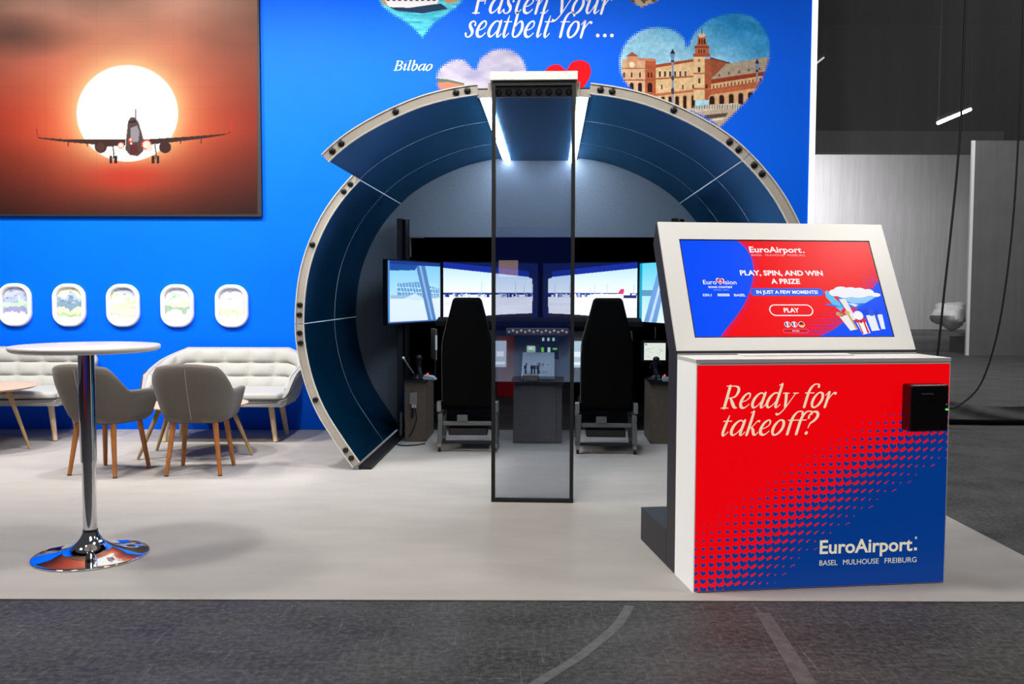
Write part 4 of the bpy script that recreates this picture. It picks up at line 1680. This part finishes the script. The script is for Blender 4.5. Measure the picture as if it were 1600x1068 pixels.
# solid blue beyond the last row of dots
N = 40
edge = []
for i in range(N + 1):
    x = FX0 + (FX1 - FX0) * i / N
    edge.append((x, min(FZ1, max(FZ0, z_m(x) - .20))))
pr.poly([(edge[0][0], FZ0)] + [e for e in edge if e[1] > FZ0] + [(FX1, FZ0)], BL, 2)
pitch = .0385
rows_n = int(FZ1 / pitch) + 2
for iz in range(rows_n):
    for ix in range(int(FX1 / pitch) + 2):
        x = .008 + ix * pitch
        z = .012 + iz * pitch
        dd = z_m(x) - z
        if dd > .225:
            continue
        start = .47 - .24 * x
        k = 1 + dd / start if dd < 0 else 1 + dd / .17 * .62
        if k < .12:
            continue
        s = pitch * (k ** .85) * 1.12
        n_ = 14 if s < .02 else 20
        pts = [(px_, 2 * z - pz_) for px_, pz_ in heart_pts(x, z, s, .28, n_)]
        pts = [(min(max(a, FX0), FX1), min(max(c, FZ0), FZ1)) for a, c in pts]
        pr.poly(pts, BL, 1 + .02 * ((ix + iz) % 4))
put_serif(pr, 'Ready for', .120, .682, .862, .106, CR, slant=.30, layer=5)
put_serif(pr, 'takeoff?', .125, .600, .735, .106, CR, slant=.30, layer=5)
put_sans(pr, 'EuroAirport', .617, 1.085, .165, .066, (214, 206, 182), bold=.022, layer=5)
pr.rect(1.094, 1.108, .165, .179, (214, 206, 182), 5)
pr.disc(1.102, .226, .006, (214, 206, 182), 5)
pr.disc(1.102, .226, .0034, (120, 130, 150), 6)
for w_, a, c in (('BASEL', .617, .707), ('MULHOUSE', .735, .915), ('FREIBURG', .945, 1.108)):
    put_sans(pr, w_, a, c, .108, .026, (214, 206, 182), bold=.0, layer=5)
o = pr.build('front_graphic', M['lightbox'], kiosk)
o.location = (0, .0015, 0)
o['label'] = 'red and blue lit graphic with cream lettering'
MB().box(.004, KW - .004, .0025, .019, .004, KH - .021).build('front_board', M['white'], kiosk)
# black spine and foot
MB().box(.0, KW, KD + .003, KD + .145, 0, 1.11).build('spine', M['charcoal'], kiosk, bevel=.002)
MB().box(.0, KW, KD + .147, KD + .63, 0, .185).build('foot', M['charcoal'], kiosk, bevel=.003)
# tilted screen housing
TILT = math.radians(28.8)
ty, tz = math.sin(TILT), math.cos(TILT)
P0 = (KD + .002, 1.094)
LB = .770


def hp(u, w):
    """in the housing's side view: u up the face, w behind it"""
    return (P0[0] + ty * u + tz * w, P0[1] + tz * u - ty * w)


side = [hp(0, .012), hp(LB, .012), hp(LB - .0, .03), hp(LB - .065, .118), hp(.06, .125), (KD + .146, 1.112), (KD + .04, 1.112)]
MB().prism(side, 'x', 0.0, KW).build('screen_housing', M['charcoal'], kiosk, bevel=.002)
HT = Matrix.Translation((0, P0[0], P0[1])) @ Matrix.Rotation(-TILT, 4, 'X')
e0 = empty('tmp')
bpy.data.objects.remove(e0)


def tilted(o, dy=0.0):
    o.matrix_local = HT @ Matrix.Translation((0, dy, 0))
    return o


SX0, SX1, SZ0, SZ1 = .103, 1.160, .090, .664
b = MB()
b.box(.002, SX0, 0, .0115, 0, LB - .002)
b.box(SX1, KW - .002, 0, .0115, 0, LB - .002)
b.box(SX0, SX1, 0, .0115, 0, SZ0)
b.box(SX0, SX1, 0, .0115, SZ1, LB - .002)
tilted(b.build('bezel', M['white'], kiosk, fix=False))
pr = Print(.0003)
SB_, SR_ = (0, 78, 250), (240, 4, 16)
pr.rect(SX0, SX1, SZ0, SZ1, (4, 4, 6), 0)
A0, A1, B0, B1 = SX0 + .006, SX1 - .006, SZ0 + .006, SZ1 - .006
pr.rect(A0, A1, B0, B1, SR_, 1)
sw, sh = A1 - A0, B1 - B0


def sp(u, v):          # 0..1 across, 0..1 down
    return A0 + u * sw, B1 - v * sh


cur = [(.30, 0), (.335, .08), (.355, .18), (.355, .30), (.340, .42), (.31, .55), (.27, .68), (.21, .82), (.155, .93), (.125, 1.0)]
cs = smooth([(a, c, 0) for a, c in cur], 5)
pr.poly([sp(0, 0)] + [sp(p.x, p.y) for p in cs] + [sp(0, 1)], SB_, 2)
for i, p in enumerate(cs):
    for q in range(3):
        r = .0032 - q * .0008
        x, z = sp(p.x + .008 + q * .010, p.y)
        if A0 < x < A1 and B0 + .003 < z < B1 - .003:
            pr.disc(x, z, r, (150, 40, 160), 3)
# blue corner with dots
bc = [(.62, 1.0), (.70, .93), (.80, .80), (.90, .62), (1.0, .42)]
bs = smooth([(a, c, 0) for a, c in bc], 5)
pr.poly([sp(p.x, p.y) for p in bs] + [sp(1, 1)], SB_, 2)
for iu in range(38):
    for iv in range(26):
        u, v = .46 + iu * .0145, .20 + iv * .031
        if u > .995 or v > .985:
            continue
        # distance above the blue edge
        ve = np.interp(u, [.40, .62, .70, .80, .90, 1.0], [1.25, 1.0, .93, .80, .62, .42])
        dd = ve - v
        if 0 < dd < .24:
            x, z = sp(u, v)
            pr.disc(x, z, .0058 * (1 - dd / .26), (110, 60, 200), 2.5)
WH = (250, 250, 255)
put_sans(pr, 'EuroAirport', sp(.352, 0)[0], sp(.628, 0)[0], sp(0, .125)[1], .036, WH, bold=.02, layer=5)
pr.disc(sp(.638, .12)[0], sp(.63, .122)[1], .004, WH, 5)
for w_, a, c in (('BASEL', .358, .415), ('MULHOUSE', .430, .532), ('FREIBURG', .548, .640)):
    put_sans(pr, w_, sp(a, 0)[0], sp(c, 0)[0], sp(0, .165)[1], .0125, (240, 180, 190), layer=5)
put_sans(pr, 'PLAY, SPIN, AND WIN', sp(.280, 0)[0], sp(.712, 0)[0], sp(0, .372)[1], .030, WH, bold=.03, layer=5)
put_sans(pr, 'A PRIZE', sp(.432, 0)[0], sp(.582, 0)[0], sp(0, .460)[1], .030, WH, bold=.03, layer=5)
cx, cz_ = sp(.503, .548)
pr.pill(cx, cz_, .395, .044, (30, 100, 240), 4)
put_sans(pr, 'IN JUST A FEW MOMENTS!', sp(.345, 0)[0], sp(.663, 0)[0], sp(0, .565)[1], .020, WH, bold=.03, layer=5)
cx, cz_ = sp(.505, .735)
pr.pill(cx, cz_, .235, .066, WH, 4)
pr.pill(cx, cz_, .224, .055, SR_, 5)
put_sans(pr, 'PLAY', sp(.466, 0)[0], sp(.545, 0)[0], sp(0, .758)[1], .026, WH, bold=.03, layer=6)
for i, (u, cols) in enumerate(((.470, [(60, 70, 170), (230, 230, 240), (200, 40, 60)]), (.505, [(30, 60, 170), (245, 245, 250), (220, 40, 50)]), (.542, [(20, 20, 20), (210, 30, 40), (240, 200, 60)]))):
    cx, cz_ = sp(u, .880)
    pr.disc(cx, cz_, .0165, WH, 4)
    r = .014
    for k in range(3):
        if i == 2:
            za_, zb_ = 1 - 2 * k / 3, 1 - 2 * (k + 1) / 3
            an = np.linspace(math.asin(zb_), math.asin(za_), 6)
            pts = [(cx + r * math.cos(a), cz_ + r * math.sin(a)) for a in an] + [(cx - r * math.cos(a), cz_ + r * math.sin(a)) for a in an[::-1]]
        else:
            za_, zb_ = -1 + 2 * k / 3, -1 + 2 * (k + 1) / 3
            an = np.linspace(math.acos(min(1, zb_)), math.acos(max(-1, za_)), 6)
            pts = [(cx + r * math.cos(a), cz_ + r * math.sin(a)) for a in an] + [(cx + r * math.cos(a), cz_ - r * math.sin(a)) for a in an[::-1]]
        pr.poly(pts, cols[k], 5)
cx, cz_ = sp(.506, .945)
pr.pill(cx, cz_, .135, .022, (250, 120, 130), 4)
pr.pill(cx, cz_, .130, .018, (200, 10, 40), 5)
put_sans(pr, 'RULES', cx - .018, cx + .018, cz_ - .0045, .009, WH, layer=6)
# song contest mark on the blue side
put_sans(pr, 'Euro', sp(.082, 0)[0], sp(.150, 0)[0], sp(0, .468)[1], .026, WH, bold=.008, layer=4)
put_sans(pr, 'ision', sp(.186, 0)[0], sp(.252, 0)[0], sp(0, .468)[1], .026, WH, bold=.008, layer=4)
hx, hz_ = sp(.170, .440)
pr.poly([(a, 2 * hz_ - c) for a, c in heart_pts(hx, hz_, .046, .1)], WH, 4)
pr.poly([(a, 2 * hz_ - c) for a, c in heart_pts(hx, hz_, .037, .1)], (226, 30, 50), 5)
pr.rect(hx - .007, hx + .007, hz_ - .0015, hz_ + .0025, WH, 6)
pr.rect(hx - .002, hx + .002, hz_ - .006, hz_ + .008, WH, 6)
put_sans(pr, 'SONG CONTEST', sp(.105, 0)[0], sp(.228, 0)[0], sp(0, .507)[1], .011, WH, bold=.03, layer=4)
put_sans(pr, 'BASEL 2025', sp(.130, 0)[0], sp(.206, 0)[0], sp(0, .533)[1], .007, (150, 190, 255), layer=4)
put_sans(pr, 'EBU', sp(.070, 0)[0], sp(.115, 0)[0], sp(0, .592)[1], .014, (200, 220, 255), bold=.03, layer=4)
pr.rect(sp(.145, 0)[0], sp(.205, 0)[0], sp(0, .592)[1], sp(0, .566)[1], (215, 228, 255), 4)
pr.rect(sp(.150, 0)[0], sp(.200, 0)[0], sp(0, .580)[1], sp(0, .577)[1], (60, 110, 240), 5)
put_sans(pr, 'BASEL', sp(.228, 0)[0], sp(.287, 0)[0], sp(0, .592)[1], .014, (215, 228, 255), bold=.04, layer=4)
# cloud, toy plane and presents
cx0, cy0 = .80, .60


def P_(u, v):
    return sp(u, v)


def blob(u, v, r, c, L, ry=None):
    x, z = P_(u, v)
    pr.disc(x, z, r, c, L, ry)


pr.poly([P_(*q) for q in ((.70, .54), (.715, .53), (.78, .70), (.76, .75), (.72, .66), (.70, .60))], (90, 190, 240), 6)
pr.poly([P_(*q) for q in ((.685, .68), (.74, .70), (.85, .71), (.99, .585), (.90, .585), (.76, .60), (.77, .70), (.70, .665))], (20, 120, 230), 6.3)
pr.poly([P_(*q) for q in ((.77, .60), (.985, .57), (.90, .66), (.83, .67))], (150, 200, 245), 6.6)
for (u, v, r, ry) in ((.75, .555, .030, .020), (.79, .535, .045, .026), (.84, .545, .045, .028), (.885, .545, .040, .025), (.93, .55, .030, .02), (.965, .575, .026, .012), (.80, .57, .05, .02), (.87, .57, .06, .02)):
    blob(u, v, r, (238, 240, 250), 7, ry)
pr.poly([P_(*q) for q in ((.765, .62), (.80, .62), (.83, .83), (.81, .84))], (236, 230, 222), 7.2)
pr.poly([P_(*q) for q in ((.80, .66), (.86, .68), (.84, .70))], (230, 236, 248), 7.2)
for q, c in ((((.745, .80), (.80, .78), (.825, .93), (.785, .945)), (240, 234, 226)), (((.825, .86), (.875, .85), (.885, .97), (.845, .985)), (244, 242, 246)),
             (((.885, .79), (.93, .78), (.94, .94), (.895, .95)), (232, 236, 246)), (((.945, .78), (.972, .78), (.968, .93), (.947, .93)), (232, 236, 246))):
    pr.poly([P_(*z) for z in q], c, 7.5)
pr.poly([P_(*z) for z in ((.79, .785), (.80, .78), (.825, .925), (.815, .93))], (196, 164, 110), 8)
pr.poly([P_(*z) for z in ((.862, .85), (.870, .85), (.880, .97), (.870, .975))], (214, 26, 40), 8)
pr.poly([P_(*z) for z in ((.832, .86), (.838, .86), (.850, .975), (.844, .98))], (214, 26, 40), 8)
pr.poly([P_(*z) for z in ((.93, .78), (.942, .78), (.945, .93), (.935, .935))], (30, 90, 220), 8)
for (u, v, r, c) in ((.742, .775, .012, (196, 160, 104)), (.758, .785, .012, (176, 140, 90)), (.79, .765, .013, (206, 176, 120)), (.832, .845, .012, (224, 30, 44)), (.868, .840, .013, (224, 30, 44)), (.85, .855, .008, (180, 10, 30)),
                     (.845, .79, .026, (240, 242, 250)), (.89, .75, .018, (20, 70, 210)), (.915, .76, .02, (30, 90, 230)), (.94, .765, .014, (20, 70, 210))):
    blob(u, v, r, c, 8.4)
# no sheen is drawn here; the booth light reflects near the top
scr = tilted(pr.build('touchscreen', M['screen'], kiosk), .004)
scr['label'] = 'wide lit touchscreen, red and blue with white lettering'
# black scanner box on the front
b = MB().box(1.006, 1.196, -.085, -.001, .750, .972)
sb = b.build('scanner_box', M['black_gloss'], kiosk, bevel=.012, seg=3)
MB().box(1.055, 1.115, -.088, -.0855, .926, .932).build('slot', M['grey_metal'], sb)
MB().box(1.03, 1.175, -.0875, -.0855, .905, .908).build('groove', M['bolt'], sb)
MB().box(1.178, 1.189, -.0875, -.0855, .852, .858).build('indicator_light', M['green_led'], sb)
MB().box(1.179, 1.185, -.0875, -.0855, .876, .880).build('indicator_light', M['white_plastic'], sb)

# ------------------------------------------------------------------ bar table
bt = empty('bar_table', (-2.225, 4.67, .007), 0, label='tall round white bar table on a chrome pole and trumpet base', cat='table')
b = MB().lathe([(.0, 1.083), (.345, 1.083), (.358, 1.090), (.364, 1.098), (.364, 1.108), (.360, 1.113), (0, 1.114)][1:], n=96)
b.build('tabletop', M['white_gloss'], bt, sharp=.9)
MB().rod((0, 0, .115), (0, 0, 1.082), .0345, n=40).build('pole', M['chrome'], bt)
MB().rod((0, 0, .50), (0, 0, 1.082), .0405, n=40).build('outer_sleeve', M['chrome'], bt)
MB().lathe([(.030, .145), (.037, .142), (.038, .13), (.036, .118), (.030, .115)], n=40).build('collar', M['black_gloss'], bt)
pf = smooth([(.285, 0, 0), (.287, .004, 0), (.283, .010, 0), (.24, .018, 0), (.17, .030, 0), (.11, .048, 0), (.07, .075, 0), (.048, .105, 0), (.038, .13, 0)], 5)
MB().lathe([(p.x, max(p.y, 0)) for p in pf], n=96).build('base', M['chrome'], bt, sharp=1.2)


# ------------------------------------------------------------------ upholstered seats
def u_plan(a, yf, yb, r, n=56):
    """open U seen from above: from the front of one arm round the back to the other; the back is at yb (yb>yf)"""
    pts = [Vector((-a, yf, 0))]
    pts.append(Vector((-a, yb - r, 0)))
    for k in range(1, 10):
        t = PI - k / 10 * PI / 2
        pts.append(Vector((-a + r + r * math.cos(t), yb - r + r * math.sin(t), 0)))
    pts.append(Vector((-a + r, yb, 0)))
    pts.append(Vector((a - r, yb, 0)))
    for k in range(1, 10):
        t = PI / 2 - k / 10 * PI / 2
        pts.append(Vector((a - r + r * math.cos(t), yb - r + r * math.sin(t), 0)))
    pts.append(Vector((a, yb - r, 0)))
    pts.append(Vector((a, yf, 0)))
    L = [0]
    for i in range(1, len(pts)):
        L.append(L[-1] + (pts[i] - pts[i - 1]).length)
    out = []
    for k in range(n + 1):
        q = L[-1] * k / n
        i = 1
        while i < len(L) - 1 and L[i] < q:
            i += 1
        t = (q - L[i - 1]) / (L[i] - L[i - 1])
        out.append(pts[i - 1].lerp(pts[i], t))
    return out


def tub(a, yf, yb, r, ztop, zbot, sc_bot, yshift_bot, lean, th, zin, n=56, tuft=None):
    """returns shell mesh builder; ztop(t) gives the height along the U, t in -1..1"""
    pl = u_plan(a, yf, yb, r, n)
    nor = []
    for i in range(len(pl)):
        d = (pl[min(i + 1, n)] - pl[max(i - 1, 0)]).normalized()
        nor.append(Vector((d.y, -d.x, 0)))       # inward

    def pt(i, h, off):
        """h = 0 at the bottom, 1 at the top of the rim"""
        t = -1 + 2 * i / n
        zt = ztop(t)
        z = zbot + (zt - zbot) * h
        hh = (z - zbot) / (ztop(0) - zbot)
        k = sc_bot + (1 - sc_bot) * min(1, hh * 1.45) ** .75
        p = pl[i] + nor[i] * off
        yc = (yf + yb) / 2
        q = Vector((p.x * k, yc + (p.y - yc) * k, z))
        backness = max(0, (pl[i].y - yc) / (yb - yc))
        q.y += lean * hh * backness + yshift_bot * (1 - hh)
        return q
    rows = []
    for h in (0, .12, .25, .4, .55, .7, .85, .96):
        rows.append([pt(i, h, 0 if h else .02) for i in range(n + 1)])
    rows.append([pt(i, 1.0, th * .22) for i in range(n + 1)])
    rows.append([pt(i, 1.012, th * .5) for i in range(n + 1)])
    rows.append([pt(i, 1.0, th * .8) for i in range(n + 1)])
    for h in (.93, .8, .6, .4, .2):
        rows.append([pt(i, h, th) for i in range(n + 1)])
    rows.append([pt(i, .02, th) for i in range(n + 1)])
    b = MB()
    b.grid(rows, closed_u=True)
    m = n + 1
    R = len(rows)
    for e in (0, n):
        f = tuple(k * m + e for k in range(R))
        b.f.append(f if e == 0 else f[::-1])
        b.mi.append(0)
    return b, pt, pl


def leg_rod(b, x, y, zt, x2, y2, rt, rb):
    b.rod((x, y, zt), (x2, y2, 0), rt, rb, 16)


def armchair():
    t = empty('armchair', (0, 0, 0))
    # faces -y locally; the back is at +y

    def zt(u):
        u = abs(u)
        if u < .30:
            return .855 - .02 * (u / .30) ** 2
        if u < .55:
            k = (u - .30) / .25
            k = k * k * (3 - 2 * k)
            return .835 - .185 * k
        return .65 - .01 * (u - .55) / .45
    b, pt, pl = tub(.315, -.22, .30, .20, zt, .405, .74, -.02, .07, .055, .40)
    sh = b.build('shell', M['grey_fabric'], t, sharp=1.3)
    # bottom plate and seat cushion
    bb = MB()
    bot = [pt(i, 0, .03) for i in range(57)]
    P = [(p.x, p.y) for p in bot]
    bb.prism(P, 'z', .398, .42)
    bb.build('underside', M['grey_fabric'], t)
    P2 = [(p.x * .98, p.y) for p in [pt(i, .2, .058) for i in range(57)]]
    bb = MB()
    bb.prism(P2, 'z', .425, .49)
    bb.build('seat_cushion', M['grey_fabric'], t, bevel=.02, seg=3)
    # seam down the middle of the back
    mid = 28
    bb = MB()
    bb.tube([pt(mid, h, -.0015) for h in (.06, .2, .4, .6, .8, .93)], .003, 6, 4)
    bb.build('seam', M['seam'], sh)
    for sx in (-1, 1):
        for (y, y2) in ((.15, .20), (-.15, -.20)):
            b = MB()
            b.rod((sx * .155, y, .405), (sx * .200, y2, .004), .022, .015, 16)
            l = b.build('leg', M['wood'], t)
            if y > 0:
                MB().rod((sx * .2, y2, 0), (sx * .2, y2, .008), .0165, n=16).build('glide', M['bolt'], l)
    return t


ch = armchair()
ch.location = (-2.415, 6.90, .007)
ch.rotation_euler = (0, 0, PI + math.radians(3))
tag(ch, 'grey upholstered armchair with wooden legs, seen from behind, nearest the cockpit ring', 'chair', 'armchairs in the lounge')
c2 = copy_tree(ch)
c2.location = (-3.105, 6.86, .007)
c2.rotation_euler = (0, 0, PI - math.radians(14))
tag(c2, 'grey upholstered armchair with wooden legs partly behind the bar table pole', 'chair', 'armchairs in the lounge')


def sofa():
    t = empty('sofa', (0, 0, 0))

    def zt(u):
        u = abs(u)
        if u < .36:
            return .835
        if u < .62:
            k = (u - .36) / .26
            return .835 - .13 * k
        if u < .86:
            k = (u - .62) / .24
            return .705 - .085 * k
        k = (u - .86) / .14
        return .62 - .165 * k
    b, pt, pl = tub(.735, -.40, .36, .24, zt, .345, .86, 0, .06, .06, .40, n=72)
    sh = b.build('shell', M['mid_fabric'], t, sharp=1.3)
    # tufted inner padding
    rows = []
    n = 72
    nv = 30
    for j in range(nv + 1):
        h = .18 + .80 * j / nv
        row = []
        for si in range(n * 2 - 7):
            i = 2 + si / 2
            i0 = int(i)
            q = pt(i0, h, .0).lerp(pt(min(n, i0 + 1), h, .0), i - i0)
            t_ = -1 + 2 * i / n
            lobe = abs(math.sin(PI * (t_ + 1) / 2 * 11)) ** .45 * abs(math.sin(PI * j / nv * 3)) ** .45
            edge_ = min(1, (1 - abs(t_)) * 9)
            off = (.054 + .044 * lobe) * (.35 + .65 * edge_) + .004
            a_ = pt(i0, h, off).lerp(pt(min(n, i0 + 1), h, off), i - i0)
            row.append(a_)
        rows.append(row)
    b = MB().grid(rows)
    b.build('tufted_padding', M['light_fabric'], t, sharp=3)
    b = MB()
    P = [(p.x, p.y) for p in [pt(i, .10, .03) for i in range(n + 1)]]
    b.prism(P, 'z', .342, .40)
    b.build('underside', M['mid_fabric'], t)
    P = [(p.x, p.y) for p in [pt(i, .2, .06) for i in range(n + 1)]]
    P[0] = (P[0][0] * .99, P[0][1] - .02)
    P[-1] = (P[-1][0] * .99, P[-1][1] - .02)
    b = MB()
    b.prism(P, 'z', .40, .47)
    b.build('seat_cushion', M['light_fabric'], t, bevel=.03, seg=4)
    pa = [pt(int(i), 1.0, .01) for i in (64, 66, 68, 70, 72)]
    yf = pt(72, .3, .02).y - .018
    line = [Vector((-p.x, p.y, p.z)) for p in pa] + [Vector((-.60, yf, .415)), Vector((-.3, yf - .006, .405)), Vector((0, yf - .008, .403)), Vector((.3, yf - .006, .405)), Vector((.60, yf, .415))] + pa[::-1]
    MB().tube(line, .0065, 8, 5).build('piping', M['piping'], t)
    for sx in (-1, 1):
        for (y, y2) in ((-.20, -.22), (.16, .20)):
            b = MB()
            b.rod((sx * .47, y, .345), (sx * .515, y2, .006), .028, .021, 16)
            b.build('leg', M['wood_pale'], t)
    return t


sf = sofa()
sf.location = (-2.70, 8.45, .007)
tag(sf, 'light grey tufted two-seat sofa against the blue wall beside the cockpit ring', 'sofa', 'tufted sofas along the blue wall')
sf2 = copy_tree(sf)
sf2.location = (-4.755, 8.48, .007)
tag(sf2, 'light grey tufted sofa behind the bar table top, cut off by the picture edge', 'sofa', 'tufted sofas along the blue wall')


def coffee(loc, r, h, legs, lab):
    t = empty('coffee_table', loc, 0, label=lab, cat='table', group='round coffee tables in the lounge')
    b = MB().lathe([(r - .03, h - .018), (r - .008, h - .008), (r, h - .002), (r - .001, h)], n=64)
    b.build('tabletop', M['wood_top'], t)
    b = MB().lathe([(r - .05, h - .022), (r - .03, h - .0185)], n=64)
    b.build('underside', M['wood_edge'], t)
    for x, y in legs:
        b = MB()
        b.rod((x * .62, y * .62, h - .02), (x, y, .006), .022, .012, 14)
        b.build('leg', M['wood_oak'], t)
    return t


coffee((-2.67, 7.56, .007), .42, .445, [(-.42, -.22), (-.43, .20), (.46, 0.0)], 'round oak coffee table behind the armchair nearest the cockpit ring')
coffee((-4.68, 7.75, .007), .50, .56, [(.42, .10), (-.3, .35), (-.2, -.4)], 'higher round oak coffee table in front of the sofa cut off by the picture edge')

# ------------------------------------------------------------------ hall behind the stand
o = MB().box(-12, 22, 34, 34.3, 0, 9).build('wall_far', M['hall_wall'])
tag(o, 'pale hall wall seen through the black scrim', kind='structure')
o = MB().box(-12, 22, 27.7, 28.0, 5.95, 10).build('wall_upper', M['hall_dark'])
tag(o, 'dark upper hall wall', kind='structure')
o = MB().box(-12, 14.8, 27.3, 27.7, 5.6, 6.25).build('trim_1', M['hall_mid'])
tag(o, 'steel beam under the dark upper wall', kind='structure')
o = MB().box(10.22, 22, 20, 20.05, 0, 4.75).build('wall_partition', M['hall_mid'])
tag(o, 'grey partition wall behind the scrim', kind='structure')
o = MB().box(10.15, 10.215, 19.99, 20.05, 0.0, 4.75).build('trim_2', M['white_plastic'])
tag(o, 'white edge profile of the partition', kind='structure')
o = MB().box(-12, 22, 10, 34, 9.5, 9.7).build('ceiling', M['hall_dark'])
tag(o, 'dark hall ceiling', kind='structure')
# work table with a bundled roll on it
t = empty('work_table', (9.95, 21.0, 0), .02, label='low table behind the scrim near the white partition edge', cat='table')
MB().box(-.9, .6, -.4, .4, .40, .48).build('tabletop', M['hall_mid'], t)
for x in (-.85, .5):
    MB().box(x, x + .06, -.35, .35, 0, .399).build('leg', M['hall_dark'], t)
b = MB()
b.ball((0, 0, 0), .33, 28, (1.25, 1, .95))
b.v = [tuple(Vector(v) * (1 + .22 * math.sin(v[0] * 11 + v[2] * 7) * math.cos(v[1] * 9 + v[2] * 13))) for v in b.v]
o = b.build('bundled_sheet', M['white_plastic'])
o.location = (10.3, 21.0, .87)
tag(o, 'bright crumpled bundle lying on the low table behind the scrim', 'bundle')
# tube lamps in the hall
for (p0, p1, lab) in (((1466, 192), (1516, 171), 'bright slanting tube lamp hanging in the dark hall'), ((1264, 108), (1287, 90), 'dim tube lamp beside the white wall edge')):
    a = wall_xz(p0[0], p0[1], 19)
    c = wall_xz(p1[0], p1[1], 22 if p0[0] > 1400 else 22)
    a = wall_xz(p0[0], p0[1], 19)
    t = empty('tube_lamp', (a[0], 19, a[1]), 0, label=lab, cat='lamp', group='tube lamps in the hall')
    q = (c[0] - a[0], 3, c[1] - a[1])
    MB().rod((0, 0, 0), q, .035 if p0[0] > 1400 else .02).build('tube', M['tube_lamp'] if p0[0] > 1400 else emis('dim_tube', (200, 200, 200), 1.5), t)
    MB().rod((0, 0, .085), (q[0], q[1], q[2] + .085), .04).build('housing', M['hall_dark'], t)
    MB().rod((0, 0, .085), (0, 0, 9.5 - a[1]), .006).build('hanging_wire', M['cable'], t)
    MB().rod((q[0], q[1], q[2] + .085), (q[0], q[1], 9.5 - a[1]), .006).build('hanging_wire', M['cable'], t)
# black scrim with soft folds and a hem
rows = []
for j in range(24):
    z = .02 + 6.5 * (j / 23) ** 1.5
    row = []
    for i in range(90):
        x = WX1 - .8 + i * .095
        y = 9.84 + .035 * math.sin(x * 2.1 + 1) * (1 - .3 * j / 23) + .02 * math.sin(x * 5.3 + z) + (.10 * math.exp(-z * 5) * (.5 + .5 * math.sin(x * 1.3)) * -1)
        row.append((x, y, z))
    rows.append(row)
o = MB().grid(rows).build('scrim_curtain', M['scrim'], sharp=3)
tag(o, 'sheer black mesh curtain hanging beside the blue wall', 'curtain')
b = MB()
b.tube([(WX1 - .1, 9.45, .03), (4.4, 9.50, .03), (5.2, 9.46, .03), (6.4, 9.52, .03), (7.6, 9.48, .03)], .028)
o = b.build('curtain_hem', M['black_soft'])
tag(o, 'weighted black hem pipe along the curtain foot', 'pipe')
b = MB()
rows = []
for j in range(8):
    z = .03 + .26 * j / 7
    rows.append([(4.2 + i * .12, 9.60 + .08 * (z) + .03 * math.sin(i * .9 + j), z * (1 - .4 * math.sin(i * .17) ** 2)) for i in range(32)])
b.grid(rows)
o = b.build('curtain_fold', M['cloth_dark'], sharp=3)
tag(o, 'dark gathered fold of cloth along the curtain foot', 'cloth')


def cab_pts(L, y):
    out = []
    for px, py in L:
        x, z = wall_xz(px, py, y)
        out.append((x, y, max(z, .03)))
    return out


o = MB().tube(cab_pts([(1518, -160), (1512, -60), (1507, 40), (1503, 160), (1496, 260), (1486, 360), (1476, 450), (1464, 560), (1450, 640)], 9.3), .012).build('hanging_cable', M['cable'])
tag(o, 'long black cable hanging behind the kiosk nearest the blue wall', 'cable', 'cables hanging by the curtain')
o = MB().tube(cab_pts([(1602, -100), (1598, 60), (1592, 200), (1584, 330), (1572, 440), (1556, 530), (1532, 600), (1500, 632), (1478, 637), (1430, 640)], 9.35), .010).build('hanging_cable', M['cable'])
tag(o, 'black cable curving down to the floor near the curtain foot', 'cable', 'cables hanging by the curtain')

# ------------------------------------------------------------------ the aisle side, seen only in reflections
o = MB().box(-6, 5, -3.6, -3.5, 0, 2.5).build('wall_front', M['blue_dark'])
tag(o, 'blue wall of the stand across the aisle', kind='structure')
o = MB().box(-.72, -.50, -.18, -.10, .0, .80)
o = o.build('red_counter', M['red_paint'], bevel=.004)
tag(o, 'small red counter across the aisle, reflected in the glass panel', 'counter')
o = MB().box(-4.2, -2.6, -1.2, -1.0, .0, 1.1).build('red_counter', M['red_paint'], bevel=.004)
tag(o, 'wide red counter across the aisle, reflected in the chrome table', 'counter')
o = MB().box(-1.05, -.72, -3.49, -3.47, 1.65, 1.93).build('beige_sign', M['sign_beige'])
tag(o, 'beige sign on the wall across the aisle, reflected in the glass panel', 'sign')
